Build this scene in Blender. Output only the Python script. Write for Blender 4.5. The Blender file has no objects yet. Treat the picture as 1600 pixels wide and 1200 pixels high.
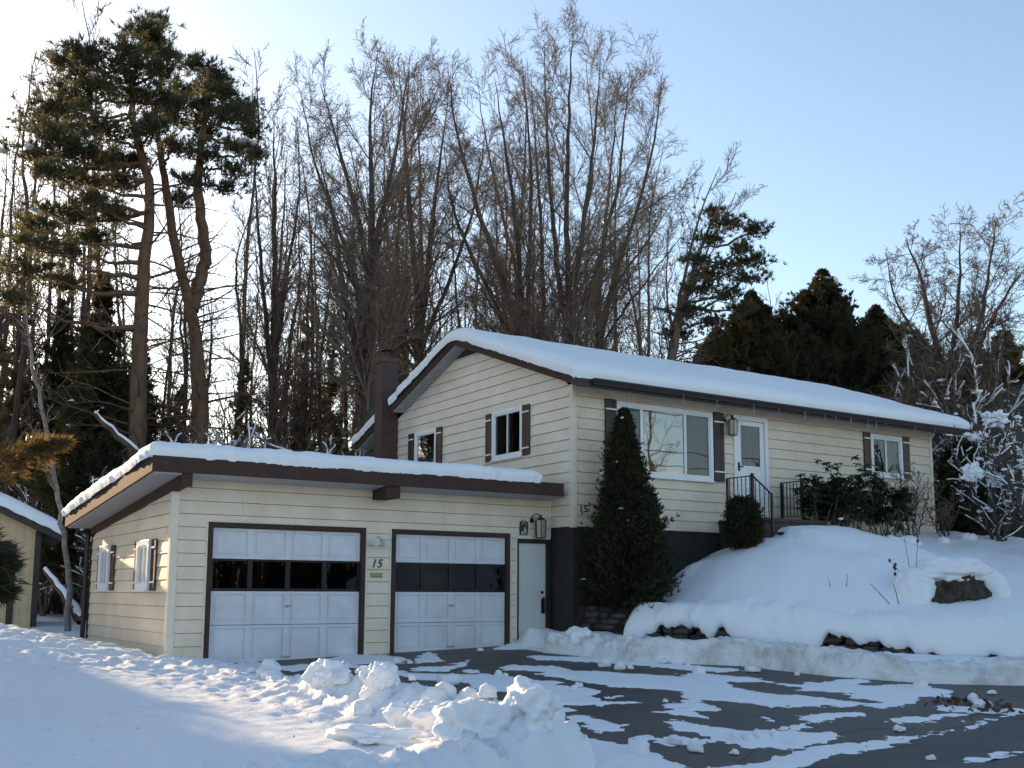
import bpy, math, random
import numpy as np
from mathutils import Matrix, Vector
PI = math.pi
D = bpy.data
sc = bpy.context.scene
COL = sc.collection

# ------------------------------------------------------------------ camera
CAM = dict(x=-4.6957, y=-16.8217, z=1.0426, yaw=0.5749, pitch=0.1342, roll=0.0044, f=1697.68, ppy=696.62)
_cy, _sy = math.cos(CAM['yaw']), math.sin(CAM['yaw'])
_cp, _sp = math.cos(CAM['pitch']), math.sin(CAM['pitch'])
_cr, _sr = math.cos(CAM['roll']), math.sin(CAM['roll'])
_r = np.array([_cy, -_sy, 0.]); _f = np.array([_sy, _cy, 0.]); _u = np.array([0, 0, 1.])
CF = _f*_cp + _u*_sp; _u2 = _u*_cp - _f*_sp
CR = _r*_cr + _u2*_sr; CU = _u2*_cr - _r*_sr
CC = np.array([CAM['x'], CAM['y'], CAM['z']])
cam = D.cameras.new('camera'); camo = D.objects.new('camera', cam); COL.objects.link(camo)
camo.matrix_world = Matrix(((CR[0], CU[0], -CF[0], CC[0]), (CR[1], CU[1], -CF[1], CC[1]), (CR[2], CU[2], -CF[2], CC[2]), (0, 0, 0, 1)))
cam.sensor_width = 36; cam.lens = CAM['f']/1600*36
cam.shift_y = (CAM['ppy']-600)/1600
cam.clip_end = 2000; cam.clip_start = .1
sc.camera = camo
def ray(px, py): return CF + (px-800)/CAM['f']*CR - (py-CAM['ppy'])/CAM['f']*CU
def at(px, py, dist):            # a point seen in the photo at a horizontal distance from the camera
    d = ray(px, py); return CC + d/math.hypot(d[0], d[1])*dist
def onz(px, py, z):
    d = ray(px, py); return CC + d*(z-CC[2])/d[2]

# ------------------------------------------------------------------ world and sun
SUN_AZ, SUN_EL = -10.0, 14.0     # degrees, azimuth from +Y towards +X
world = D.worlds.new('World'); sc.world = world; world.use_nodes = True
wn = world.node_tree; wn.nodes.clear()
wo = wn.nodes.new('ShaderNodeOutputWorld'); bg = wn.nodes.new('ShaderNodeBackground')
sky = wn.nodes.new('ShaderNodeTexSky'); sky.sky_type = 'NISHITA'; sky.sun_disc = False
sky.sun_elevation = math.radians(SUN_EL); sky.sun_rotation = math.radians(SUN_AZ)
sky.air_density = 1.0; sky.dust_density = 1.0; sky.ozone_density = 1.0; sky.altitude = 200
bg.inputs['Strength'].default_value = .14
wn.links.new(sky.outputs[0], bg.inputs['Color']); wn.links.new(bg.outputs[0], wo.inputs['Surface'])
sl = D.lights.new('sun', 'SUN'); sl.energy = 4.4; sl.angle = math.radians(.53); sl.color = (1, .73, .44)
so = D.objects.new('sun', sl); COL.objects.link(so)
sd = Vector((math.sin(math.radians(SUN_AZ))*math.cos(math.radians(SUN_EL)), math.cos(math.radians(SUN_AZ))*math.cos(math.radians(SUN_EL)), math.sin(math.radians(SUN_EL))))
so.rotation_euler = sd.to_track_quat('Z', 'Y').to_euler(); so.location = (-10, 20, 20)
sc.view_settings.view_transform = 'Standard'; sc.view_settings.look = 'None'
sc.view_settings.exposure = 1.1
sc.view_settings.use_white_balance = True; sc.view_settings.white_balance_temperature = 6550; sc.view_settings.gamma = 1
sc.render.engine = 'CYCLES'
sc.cycles.max_bounces = 6; sc.cycles.transparent_max_bounces = 12

# ------------------------------------------------------------------ noise
def _h(i, j, k, s):
    n = (i*374761393 + j*668265263 + k*2147483647 + s*974634777) & 0xffffffff
    n = ((n ^ (n >> 13))*1274126177) & 0xffffffff
    n = ((n ^ (n >> 16))*2246822519) & 0xffffffff
    return ((n ^ (n >> 15)) & 0xffffff)/float(0xffffff)*2-1
def vnoise(x, y, z=None, seed=0):
    x = np.asarray(x, float); y = np.asarray(y, float)
    z = np.zeros_like(x) if z is None else np.asarray(z, float)+0*x
    xi, yi, zi = [np.floor(a).astype(np.int64) for a in (x, y, z)]
    fx, fy, fz = x-xi, y-yi, z-zi
    fx, fy, fz = [a*a*a*(a*(a*6-15)+10) for a in (fx, fy, fz)]
    r = 0
    for dx in (0, 1):
        for dy in (0, 1):
            for dz in (0, 1):
                w = (fx if dx else 1-fx)*(fy if dy else 1-fy)*(fz if dz else 1-fz)
                r = r + w*_h(xi+dx, yi+dy, zi+dz, seed)
    return r
def fbm(x, y, z=None, oct=4, seed=0, gain=.5):
    r = 0; a = 1; f = 1; t = 0
    for o in range(oct):
        r = r + a*vnoise(np.asarray(x)*f, np.asarray(y)*f, None if z is None else np.asarray(z)*f, seed+o*17)
        t += a; a *= gain; f *= 2.03
    return r/t
def sstep(x, a, b):
    t = np.clip((np.asarray(x, float)-a)/(b-a), 0, 1); return t*t*(3-2*t)

# ------------------------------------------------------------------ object helpers
def link_mesh(name, V, F, m, parent=None, smooth=False):
    me = D.meshes.new(name)
    V = np.asarray(V, float); 
    if isinstance(F, np.ndarray):
        me.vertices.add(len(V)); me.vertices.foreach_set('co', V.ravel())
        k = F.shape[1]; n = len(F)
        me.loops.add(n*k); me.loops.foreach_set('vertex_index', F.ravel().astype(np.int32))
        me.polygons.add(n); me.polygons.foreach_set('loop_start', np.arange(0, n*k, k, dtype=np.int32))
        me.polygons.foreach_set('loop_total', np.full(n, k, dtype=np.int32)); me.update(calc_edges=True)
    else:
        me.from_pydata([tuple(v) for v in V], [], F); me.update()
    for mm in (m if isinstance(m, (list, tuple)) else [m]): me.materials.append(mm)
    if smooth: me.polygons.foreach_set('use_smooth', [True]*len(me.polygons))
    o = D.objects.new(name, me); COL.objects.link(o)
    if parent is not None: o.parent = parent
    return o
class MB:
    def __init__(s): s.V = []; s.F = []
    def quad(s, a, b, c, d): n = len(s.V); s.V += [a, b, c, d]; s.F.append((n, n+1, n+2, n+3)); return s
    def poly(s, pts): n = len(s.V); s.V += [tuple(p) for p in pts]; s.F.append(tuple(range(n, n+len(pts)))); return s
    def box(s, x0, x1, y0, y1, z0, z1):
        n = len(s.V)
        s.V += [(x0,y0,z0),(x1,y0,z0),(x1,y1,z0),(x0,y1,z0),(x0,y0,z1),(x1,y0,z1),(x1,y1,z1),(x0,y1,z1)]
        s.F += [tuple(n+i for i in f) for f in ((0,3,2,1),(4,5,6,7),(0,1,5,4),(1,2,6,5),(2,3,7,6),(3,0,4,7))]; return s
    def prism(s, pts, off):      # polygon extruded along a vector
        n = len(s.V); k = len(pts)
        s.V += [tuple(p) for p in pts] + [tuple(np.array(p)+np.array(off)) for p in pts]
        s.F.append(tuple(n+i for i in range(k))); s.F.append(tuple(n+k+i for i in reversed(range(k))))
        for i in range(k): j = (i+1) % k; s.F.append((n+i, n+k+i, n+k+j, n+j))
        return s
    def bar(s, a, b, w, h=None, up=(0, 0, 1)):
        h = h or w; a = np.array(a, float); b = np.array(b, float); t = b-a; t /= np.linalg.norm(t)
        u = np.cross(t, up)
        if np.linalg.norm(u) < 1e-3: u = np.cross(t, (1, 0, 0))
        u /= np.linalg.norm(u); v = np.cross(u, t)
        return s.prism([a+u*w/2+v*h/2, a-u*w/2+v*h/2, a-u*w/2-v*h/2, a+u*w/2-v*h/2], b-a)
    def cyl(s, c, r, h, axis=2, n=16, r2=None):
        r2 = r if r2 is None else r2; k = len(s.V)
        ax = [np.array((1,0,0.)), np.array((0,1,0.)), np.array((0,0,1.))]
        a = ax[axis]; u = ax[(axis+1) % 3]; v = ax[(axis+2) % 3]; c = np.array(c, float)
        for i in range(n): th = 2*PI*i/n; s.V.append(tuple(c + r*(u*math.cos(th)+v*math.sin(th))))
        for i in range(n): th = 2*PI*i/n; s.V.append(tuple(c + a*h + r2*(u*math.cos(th)+v*math.sin(th))))
        s.F.append(tuple(k+i for i in reversed(range(n)))); s.F.append(tuple(k+n+i for i in range(n)))
        for i in range(n): j = (i+1) % n; s.F.append((k+i, k+j, k+n+j, k+n+i))
        return s
    def build(s, name, m, parent=None, bevel=0, smooth=False):
        o = link_mesh(name, s.V, s.F, m, parent, smooth)
        if bevel:
            b = o.modifiers.new('bevel', 'BEVEL'); b.width = bevel; b.segments = 2; b.limit_method = 'ANGLE'
        return o
def tag(o, label=None, cat=None, group=None, kind=None):
    if label: o['label'] = label
    if cat: o['category'] = cat
    if group: o['group'] = group
    if kind: o['kind'] = kind
    return o
def empty(name, loc, label, cat, group=None):
    o = D.objects.new(name, None); COL.objects.link(o); o.location = loc; o.empty_display_size = .2
    return tag(o, label, cat, group)
def local(o, parent):            # parent keeping world place (parent only translated)
    o.parent = parent; o.location = tuple(-Vector(parent.location)); return o
def grid(X, Y, Z):
    n, m = X.shape; V = np.stack([X, Y, Z], -1).reshape(-1, 3)
    i = np.arange(n-1)[:, None]*m + np.arange(m-1)[None]
    F = np.stack([i, i+m, i+m+1, i+1], -1).reshape(-1, 4)
    return V, F

# ------------------------------------------------------------------ materials
def mat(name): m = D.materials.new(name); m.use_nodes = True; return m, m.node_tree, m.node_tree.nodes['Principled BSDF']
def N(t, typ, **kw):
    n = t.nodes.new(typ)
    for k, v in kw.items():
        if k in n.inputs: n.inputs[k].default_value = v
        else: setattr(n, k, v)
    return n
def simple(name, col, rough=.6, var=.12, scale=6, bump=.0, bscale=40, spec=.4, metal=0, dark=None, stretch=(1,1,1)):
    m, t, b = mat(name)
    tc = N(t, 'ShaderNodeTexCoord'); mp = N(t, 'ShaderNodeMapping'); mp.inputs['Scale'].default_value = stretch
    t.links.new(tc.outputs['Object'], mp.inputs['Vector'])
    nz = N(t, 'ShaderNodeTexNoise', Scale=scale, Detail=6.0, Roughness=.65); t.links.new(mp.outputs[0], nz.inputs['Vector'])
    cr = N(t, 'ShaderNodeValToRGB')
    d = dark or tuple(c*(1-var*1.6) for c in col); l = tuple(min(1, c*(1+var)) for c in col)
    cr.color_ramp.elements[0].position = .3; cr.color_ramp.elements[0].color = (*d, 1)
    cr.color_ramp.elements[1].position = .68; cr.color_ramp.elements[1].color = (*l, 1)
    t.links.new(nz.outputs['Fac'], cr.inputs[0]); t.links.new(cr.outputs[0], b.inputs['Base Color'])
    b.inputs['Roughness'].default_value = rough; b.inputs['Specular IOR Level'].default_value = spec
    b.inputs['Metallic'].default_value = metal
    if bump:
        n2 = N(t, 'ShaderNodeTexNoise', Scale=bscale, Detail=4.0); t.links.new(mp.outputs[0], n2.inputs['Vector'])
        bp = N(t, 'ShaderNodeBump', Strength=bump, Distance=.02); t.links.new(n2.outputs['Fac'], bp.inputs['Height'])
        t.links.new(bp.outputs[0], b.inputs['Normal'])
    return m
M = {}
M['siding'] = simple('cream_siding', (.75, .645, .51), .45, .06, 1.3, .15, 25, dark=(.65, .53, .39))
M['siding_pale'] = simple('pale_siding', (.76, .67, .55), .45, .05, 1.3, .15, 25, dark=(.68, .58, .46))
M['trim_cream'] = simple('cream_trim', (.74, .66, .53), .4, .04, 4)
M['brown'] = simple('brown_fascia', (.070, .042, .034), .8, .12, 3, .1, 30, spec=.12)
M['brown_dark'] = simple('brown_dark_wood', (.035, .025, .022), .5, .15, 5, .15, 30)
M['rail'] = simple('black_brown_rail', (.010, .008, .008), .5, .1, 5)
M['found'] = simple('dark_painted_foundation', (.030, .026, .026), .75, .2, 4, .3, 25)
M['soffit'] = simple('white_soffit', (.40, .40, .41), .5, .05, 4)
M['white'] = simple('white_vinyl', (.78, .79, .80), .35, .03, 5)
M['door_white'] = simple('white_painted_door', (.66, .67, .70), .45, .05, 2, .15, 20, dark=(.56, .56, .57))
M['steel_white'] = simple('offwhite_door', (.62, .62, .60), .45, .03, 2)
M['shingle'] = simple('dark_shingles', (.035, .031, .03), .9, .3, 30, .5, 60)
M['shutter'] = simple('brown_shutter_boards', (.07, .040, .032), .5, .2, 6, .2, 30, stretch=(1, 1, .15))
M['shutter_dark'] = simple('dark_shutter_boards', (.040, .027, .024), .5, .2, 6, .2, 30, stretch=(1, 1, .15))
M['brick'] = simple('painted_brick', (.085, .048, .043), .75, .2, 8, .3, 40)
M['iron'] = simple('black_iron', (.012, .012, .013), .4, .2, 20)
M['metal_grey'] = simple('grey_metal', (.35, .36, .37), .35, .08, 10, metal=.6)
M['brass'] = simple('aged_brass', (.34, .28, .14), .4, .15, 20, metal=.5)
M['bronze'] = simple('bronze_lamp', (.06, .045, .035), .4, .2, 20, metal=.4)
M['lampglass'] = simple('lamp_glass', (.32, .29, .27), .15, .05, 8, spec=.7)
M['flood'] = simple('flood_lamp_face', (.62, .62, .60), .25, .12, 30)
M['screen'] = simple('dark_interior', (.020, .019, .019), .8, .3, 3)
M['curtain'] = simple('grey_curtain', (.20, .20, .20), .8, .15, 3, stretch=(12, 12, .3))
M['soil'] = simple('leafy_soil', (.030, .022, .015), .95, .5, 14, .8, 30)
M['leaf_dead'] = simple('dead_leaf', (.11, .055, .025), .8, .3, 9)
M['stone'] = simple('dark_field_stone', (.060, .052, .046), .85, .4, 5, .8, 14)
M['boulder'] = simple('weathered_stump', (.060, .045, .034), .9, .5, 7, 1.0, 16, stretch=(1.6, 1.6, .6))
M['concrete'] = simple('brown_painted_concrete', (.060, .040, .036), .75, .2, 5, .3, 30)
M['shed'] = simple('yellow_shed_board', (.58, .44, .26), .6, .1, 3, .1, 30)
M['neigh'] = simple('slate_blue_siding', (.050, .058, .070), .7, .1, 2)
M['sign'] = simple('dark_green_slate', (.035, .042, .038), .5, .1, 10)
M['paint_white'] = simple('sign_white_paint', (.6, .6, .58), .6, .05, 10)
M['bark'] = simple('grey_brown_bark', (.14, .105, .080), .9, .35, 5, .6, 18, stretch=(3, 3, .5))
M['bark_dark'] = simple('dark_bark', (.085, .064, .050), .9, .35, 5, .6, 18, stretch=(3, 3, .5))
M['bark_twig'] = simple('twig_bark', (.20, .145, .105), .85, .25, 3)
M['bark_pine'] = simple('orange_pine_bark', (.13, .072, .042), .9, .4, 4, .6, 16, stretch=(2, 2, .6), dark=(.07, .045, .03))
M['birch'] = simple('pale_birch_bark', (.20, .185, .165), .8, .35, 3, .2, 18, stretch=(1, 1, 4))
M['ice'] = simple('ice', (.75, .8, .85), .1, .03, 10)
M['ice'].node_tree.nodes['Principled BSDF'].inputs['Transmission Weight'].default_value = .8
def foliage(name, col, dark, trans=.35, tcol=None):
    m, t, b = mat(name); out = t.nodes['Material Output']
    g = N(t, 'ShaderNodeNewGeometry'); tc = N(t, 'ShaderNodeTexCoord')
    nz = N(t, 'ShaderNodeTexNoise', Scale=1.3, Detail=5.0, Roughness=.7); t.links.new(tc.outputs['Object'], nz.inputs['Vector'])
    cr = N(t, 'ShaderNodeValToRGB'); cr.color_ramp.elements[0].position = .35; cr.color_ramp.elements[1].position = .65
    cr.color_ramp.elements[0].color = (*dark, 1); cr.color_ramp.elements[1].color = (*col, 1)
    ad = N(t, 'ShaderNodeMath', operation='MULTIPLY_ADD'); ad.inputs[1].default_value = .3; 
    sb = N(t, 'ShaderNodeMath', operation='SUBTRACT'); sb.inputs[1].default_value = .15
    t.links.new(g.outputs['Random Per Island'], ad.inputs[0]); t.links.new(nz.outputs['Fac'], ad.inputs[2])
    t.links.new(ad.outputs[0], sb.inputs[0]); t.links.new(sb.outputs[0], cr.inputs[0])
    t.links.new(cr.outputs[0], b.inputs['Base Color']); b.inputs['Roughness'].default_value = .65; b.inputs['Specular IOR Level'].default_value = .25
    tr = N(t, 'ShaderNodeBsdfTranslucent'); tr.inputs['Color'].default_value = (*(tcol or (col[0]*2.2, col[1]*1.9, col[2]*.9)), 1)
    mx = N(t, 'ShaderNodeMixShader'); mx.inputs[0].default_value = trans
    t.links.new(b.outputs[0], mx.inputs[1]); t.links.new(tr.outputs[0], mx.inputs[2]); t.links.new(mx.outputs[0], out.inputs['Surface'])
    return m
M['needle'] = foliage('pine_needles', (.085, .095, .048), (.035, .048, .026), .38, (.18, .16, .07))
M['needle_warm'] = foliage('bronze_sunlit_needles', (.10, .080, .035), (.035, .040, .018), .42, (.34, .20, .07))  # warm hue: bronze foliage, and orange sunlight painted into the lit boughs
M['cedar'] = foliage('cedar_foliage', (.050, .054, .026), (.018, .024, .012), .26, (.15, .11, .035))
M['arbor'] = foliage('arborvitae_foliage', (.042, .044, .016), (.012, .015, .007), .15)
M['rhodo'] = foliage('rhododendron_leaf', (.050, .072, .036), (.020, .030, .016), .1)
# snow
def snow_mat(name, col=(.86, .875, .90), dirt=0., bump=.35, fine=60.):
    m, t, b = mat(name); tc = N(t, 'ShaderNodeTexCoord')
    n1 = N(t, 'ShaderNodeTexNoise', Scale=fine, Detail=5.0, Roughness=.7); n2 = N(t, 'ShaderNodeTexNoise', Scale=7., Detail=5.0, Roughness=.6)
    for n in (n1, n2): t.links.new(tc.outputs['Object'], n.inputs['Vector'])
    ad = N(t, 'ShaderNodeMath', operation='MULTIPLY_ADD'); ad.inputs[1].default_value = .35
    t.links.new(n1.outputs['Fac'], ad.inputs[0]); t.links.new(n2.outputs['Fac'], ad.inputs[2])
    bp = N(t, 'ShaderNodeBump', Strength=bump, Distance=.05); t.links.new(ad.outputs[0], bp.inputs['Height']); t.links.new(bp.outputs[0], b.inputs['Normal'])
    n3 = N(t, 'ShaderNodeTexNoise', Scale=2.3, Detail=8.0, Roughness=.75); t.links.new(tc.outputs['Object'], n3.inputs['Vector'])
    cr = N(t, 'ShaderNodeValToRGB'); cr.color_ramp.elements[0].position = .30+.1*dirt; cr.color_ramp.elements[1].position = .42+.2*dirt
    dc = (col[0]*(1-.45*dirt-.02), col[1]*(1-.5*dirt-.02), col[2]*(1-.58*dirt-.02))
    cr.color_ramp.elements[0].color = (*dc, 1); cr.color_ramp.elements[1].color = (*col, 1)
    t.links.new(n3.outputs['Fac'], cr.inputs[0]); t.links.new(cr.outputs[0], b.inputs['Base Color'])
    b.inputs['Roughness'].default_value = .55; b.inputs['Specular IOR Level'].default_value = .3
    b.inputs['Subsurface Weight'].default_value = 0
    return m
M['snow'] = snow_mat('snow', dirt=.05, bump=.6); M['snow_smooth'] = snow_mat('smooth_snow', dirt=.04, bump=.32, fine=42.)
M['snow_dirty'] = snow_mat('plowed_snow', (.83, .83, .83), .6, .9, 35.)
M['snow_lump'] = snow_mat('lump_snow', (.86, .87, .89), 0., .40, 60.)
# asphalt
def asphalt(name, c0, c1):
    m, t, b = mat(name); tc = N(t, 'ShaderNodeTexCoord')
    a = N(t, 'ShaderNodeTexNoise', Scale=90., Detail=3.0, Roughness=.8); c = N(t, 'ShaderNodeTexNoise', Scale=.9, Detail=6.0, Roughness=.6)
    v = N(t, 'ShaderNodeTexVoronoi', Scale=.35, feature='DISTANCE_TO_EDGE'); dn = N(t, 'ShaderNodeTexNoise', Scale=2.5, Detail=4.)
    mx0 = N(t, 'ShaderNodeMixRGB'); mx0.inputs[0].default_value = .12
    for n in (a, c, dn): t.links.new(tc.outputs['Object'], n.inputs['Vector'])
    t.links.new(tc.outputs['Object'], mx0.inputs[1]); t.links.new(dn.outputs['Color'], mx0.inputs[2]); t.links.new(mx0.outputs[0], v.inputs['Vector'])
    cr = N(t, 'ShaderNodeValToRGB'); cr.color_ramp.elements[0].position = .3; cr.color_ramp.elements[1].position = .7
    cr.color_ramp.elements[0].color = (*c0, 1); cr.color_ramp.elements[1].color = (*c1, 1)
    t.links.new(c.outputs['Fac'], cr.inputs[0])
    sp = N(t, 'ShaderNodeValToRGB'); sp.color_ramp.elements[0].position = .35; sp.color_ramp.elements[0].color = (.45, .45, .45, 1)
    sp.color_ramp.elements[1].position = .7; sp.color_ramp.elements[1].color = (1.9, 1.85, 1.8, 1); t.links.new(a.outputs['Fac'], sp.inputs[0])
    ml = N(t, 'ShaderNodeMixRGB', blend_type='MULTIPLY'); ml.inputs[0].default_value = 1
    t.links.new(cr.outputs[0], ml.inputs[1]); t.links.new(sp.outputs[0], ml.inputs[2])
    ck = N(t, 'ShaderNodeValToRGB'); ck.color_ramp.elements[0].position = .002; ck.color_ramp.elements[0].color = (.25, .25, .25, 1)
    ck.color_ramp.elements[1].position = .008; ck.color_ramp.elements[1].color = (1, 1, 1, 1); t.links.new(v.outputs['Distance'], ck.inputs[0])
    m2 = N(t, 'ShaderNodeMixRGB', blend_type='MULTIPLY'); m2.inputs[0].default_value = 1
    t.links.new(ml.outputs[0], m2.inputs[1]); t.links.new(ck.outputs[0], m2.inputs[2]); t.links.new(m2.outputs[0], b.inputs['Base Color'])
    rr = N(t, 'ShaderNodeMapRange'); rr.inputs['To Min'].default_value = .22; rr.inputs['To Max'].default_value = .8; t.links.new(c.outputs['Fac'], rr.inputs[0]); t.links.new(rr.outputs[0], b.inputs['Roughness'])
    bp = N(t, 'ShaderNodeBump', Strength=.5, Distance=.01); t.links.new(a.outputs['Fac'], bp.inputs['Height']); t.links.new(bp.outputs[0], b.inputs['Normal'])
    return m
M['asphalt'] = asphalt('driveway_asphalt', (.045, .042, .038), (.085, .078, .070))
M['road'] = asphalt('road_asphalt', (.030, .029, .029), (.050, .048, .046))
def glass(name, refl, tint):
    m, t, b = mat(name); out = t.nodes['Material Output']
    gl = N(t, 'ShaderNodeBsdfGlossy', Roughness=.015); gl.inputs['Color'].default_value = (.92, .95, .97, 1)
    tc = N(t, 'ShaderNodeTexCoord'); nz = N(t, 'ShaderNodeTexNoise', Scale=1.2, Detail=1.0); t.links.new(tc.outputs['Object'], nz.inputs['Vector'])
    bp = N(t, 'ShaderNodeBump', Strength=.15, Distance=.02); t.links.new(nz.outputs['Fac'], bp.inputs['Height']); t.links.new(bp.outputs[0], gl.inputs['Normal'])
    tr = N(t, 'ShaderNodeBsdfTransparent'); tr.inputs['Color'].default_value = (*tint, 1)
    fr = N(t, 'ShaderNodeFresnel', IOR=1.5); ad = N(t, 'ShaderNodeMath', operation='ADD', use_clamp=True); ad.inputs[1].default_value = refl
    t.links.new(fr.outputs[0], ad.inputs[0])
    mx = N(t, 'ShaderNodeMixShader'); t.links.new(ad.outputs[0], mx.inputs[0]); t.links.new(tr.outputs[0], mx.inputs[1]); t.links.new(gl.outputs[0], mx.inputs[2])
    t.links.new(mx.outputs[0], out.inputs['Surface']); return m
M['glass'] = glass('window_glass', .06, (.7, .72, .72)); M['glass_bright'] = glass('picture_window_glass', .17, (.5, .52, .52))
M['glass_dim'] = glass('screened_glass', .02, (.4, .4, .4)); M['glass_tint'] = glass('tinted_garage_glass', -.01, (.12, .12, .14))

# ------------------------------------------------------------------ terrain
def drive_z(x, y): return -.10 + .03*np.clip(x, -30, 16) + .055*np.clip(y, -9.3, 6)
def road_edge_y(x): return -9.86 + .118*np.asarray(x)
def seg_sdf(x, y, pts):          # signed distance to an open polyline, positive on its left
    best = np.full(np.shape(x), 1e9); sg = np.ones(np.shape(x))
    for (ax, ay), (bx, by) in zip(pts[:-1], pts[1:]):
        dx, dy = bx-ax, by-ay; t = np.clip(((x-ax)*dx+(y-ay)*dy)/(dx*dx+dy*dy), 0, 1)
        d = np.hypot(x-ax-t*dx, y-ay-t*dy); c = dx*(y-ay)-dy*(x-ax)
        m = d < best-1e-9; best = np.where(m, d, best); sg = np.where(m, np.sign(c), sg)
    return best*sg
LEFT = [(0., 30.), (0., 0.), (.42, -.12), (.86, -.7), (.92, -2.9), (1.0, -4.5), (1.2, -6.0), (1.55, -7.4), (1.7, -8.6), (.9, -9.3), (-3, -10.1), (-60, -16)]
TOE = [(6.25, 3.), (6.2, -.3), (6.25, -1.1), (6.4, -1.55), (6.84, -2.87), (7.97, -4.05), (8.3, -5.57), (8.94, -6.76), (9.88, -7.5), (12, -8.1), (16, -8.2), (60, -4)]
WALL = [(7.15, -.76), (7.65, -1.64), (8.3, -2.83), (8.61, -3.41), (9.27, -4.63), (9.96, -5.91), (10.64, -6.95), (12.5, -7.6), (16, -7.7), (30, -6.7)]
def ground_h(x, y):
    dz = drive_z(x, y)
    n = fbm(x*.35, y*.35, oct=3, seed=3); n2 = fbm(x*1.6, y*1.6, oct=5, seed=5, gain=.6); n3 = fbm(x*6, y*6, oct=4, seed=9, gain=.6)
    # left lawn
    lawn = -.33+.043*(np.clip(y, -11, 1.2)+9) + .19*np.clip(-x-.35, 0, 2.6)*sstep(y, -5, 3) + .04*n
    lawn = lawn + .035*n2*sstep(x, -4, 0)
    drift = np.exp(-(((x+1.9)/1.5)**2+((y-1.6)/1.6)**2))*.10
    rough = sstep(seg_sdf(x, y, [(-2.5, 0.5), (-.2, -2.5), (.4, -5), (.6, -9)]), -1.6, .2)
    lawn = lawn + drift + .065*n3*rough*sstep(y, 4, 1) + .012*n3
    dl = -seg_sdf(x, y, LEFT) + .10*n2                     # positive on the lawn
    ridge = .20*np.exp(-((dl-.5)/.4)**2)*sstep(y, -3.4, -5)*(1+.9*n2+.5*n3)
    mL = sstep(dl, -.04, .26)
    H = dz-.06
    H = H + (lawn+ridge-H)*mL
    # right berm and ledge
    dr = seg_sdf(x, y, TOE) + .06*n2
    berm = dz + .30 + .035*n2 + .03*n3 - .05*sstep(dr, .5, 1.1) + .12*np.clip(.35-np.abs(y+1.2), 0, 1)
    berm = np.where(y > -.9, dz+.15, berm)
    mR = sstep(dr, 0, .20)
    H = H + (berm-H)*mR
    # behind the buildings everything is one gently rising snow field
    back = .22 + .004*np.clip(y-6, 0, 60) + .05*n + .05*n2 + .02*n3 + .15*sstep(-x, .8, 3) + .9*sstep(x, 18, 26)
    mb = sstep(y, 5.45, 6.6)
    H = H + (back-H)*mb
    mr2 = sstep(x, 20, 26)*sstep(y, -5, -3); H = H + (1.6-H)*mr2
    # snow in front of the side door and by the doors
    H = H + .20*np.exp(-(((x-6.45)/.75)**2+((y+.32)/.28)**2))*(1+.3*n3)
    # road
    re = road_edge_y(x); 
    H = np.where((y < re) & (y > -15.2), dz-.06, H)
    # far side of the street: plowed bank and yard
    fs = sstep(y, -17.9, -19.2)
    H = H + (dz+.1-H)*sstep(y, -17.2, -17.8)
    H = H + fs*(1.0+.25*n2+.10*n3)*np.exp(-((y+20.2)/1.5)**2) + .5*sstep(y, -19, -24)
    return H
def axis_coords(a, b, st, lo, hi):
    c = list(np.arange(a, b, st)); s = st
    v = b
    while v < hi: c.append(v); s *= 1.13; v += s
    c.append(hi); s = st; v = a; pre = []
    while True:
        s *= 1.13; v -= s
        if v <= lo: break
        pre.append(v)
    pre.append(lo); return np.array(pre[::-1]+c)
gx = axis_coords(-6, 11.5, .055, -260, 320); gy = axis_coords(-11, 6.5, .055, -220, 380)
X, Y = np.meshgrid(gx, gy, indexing='ij'); Z = ground_h(X, Y)
V, F = grid(X, Y, Z)
o = link_mesh('snow_ground', V, F, M['snow'], smooth=True); tag(o, kind='structure')

def sheet(name, x0, x1, y0f, y1f, off, m, nx=120, ny=90):
    u = np.linspace(0, 1, nx)[:, None]; v = np.linspace(0, 1, ny)[None]
    X = x0+(x1-x0)*u+0*v; a = y0f(X); b = y1f(X); Y = a+(b-a)*v
    V, F = grid(X, Y, drive_z(X, Y)+off); return tag(link_mesh(name, V, F, m, smooth=True), kind='structure')
sheet('driveway', .0, 14., lambda x: road_edge_y(x)-.02, lambda x: 0*x+.25, 0, M['asphalt'])
sheet('road', -80, 90, lambda x: 0*x-17.4, lambda x: np.minimum(road_edge_y(x), -6+0*x), .004, M['road'], 300, 40)

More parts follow.
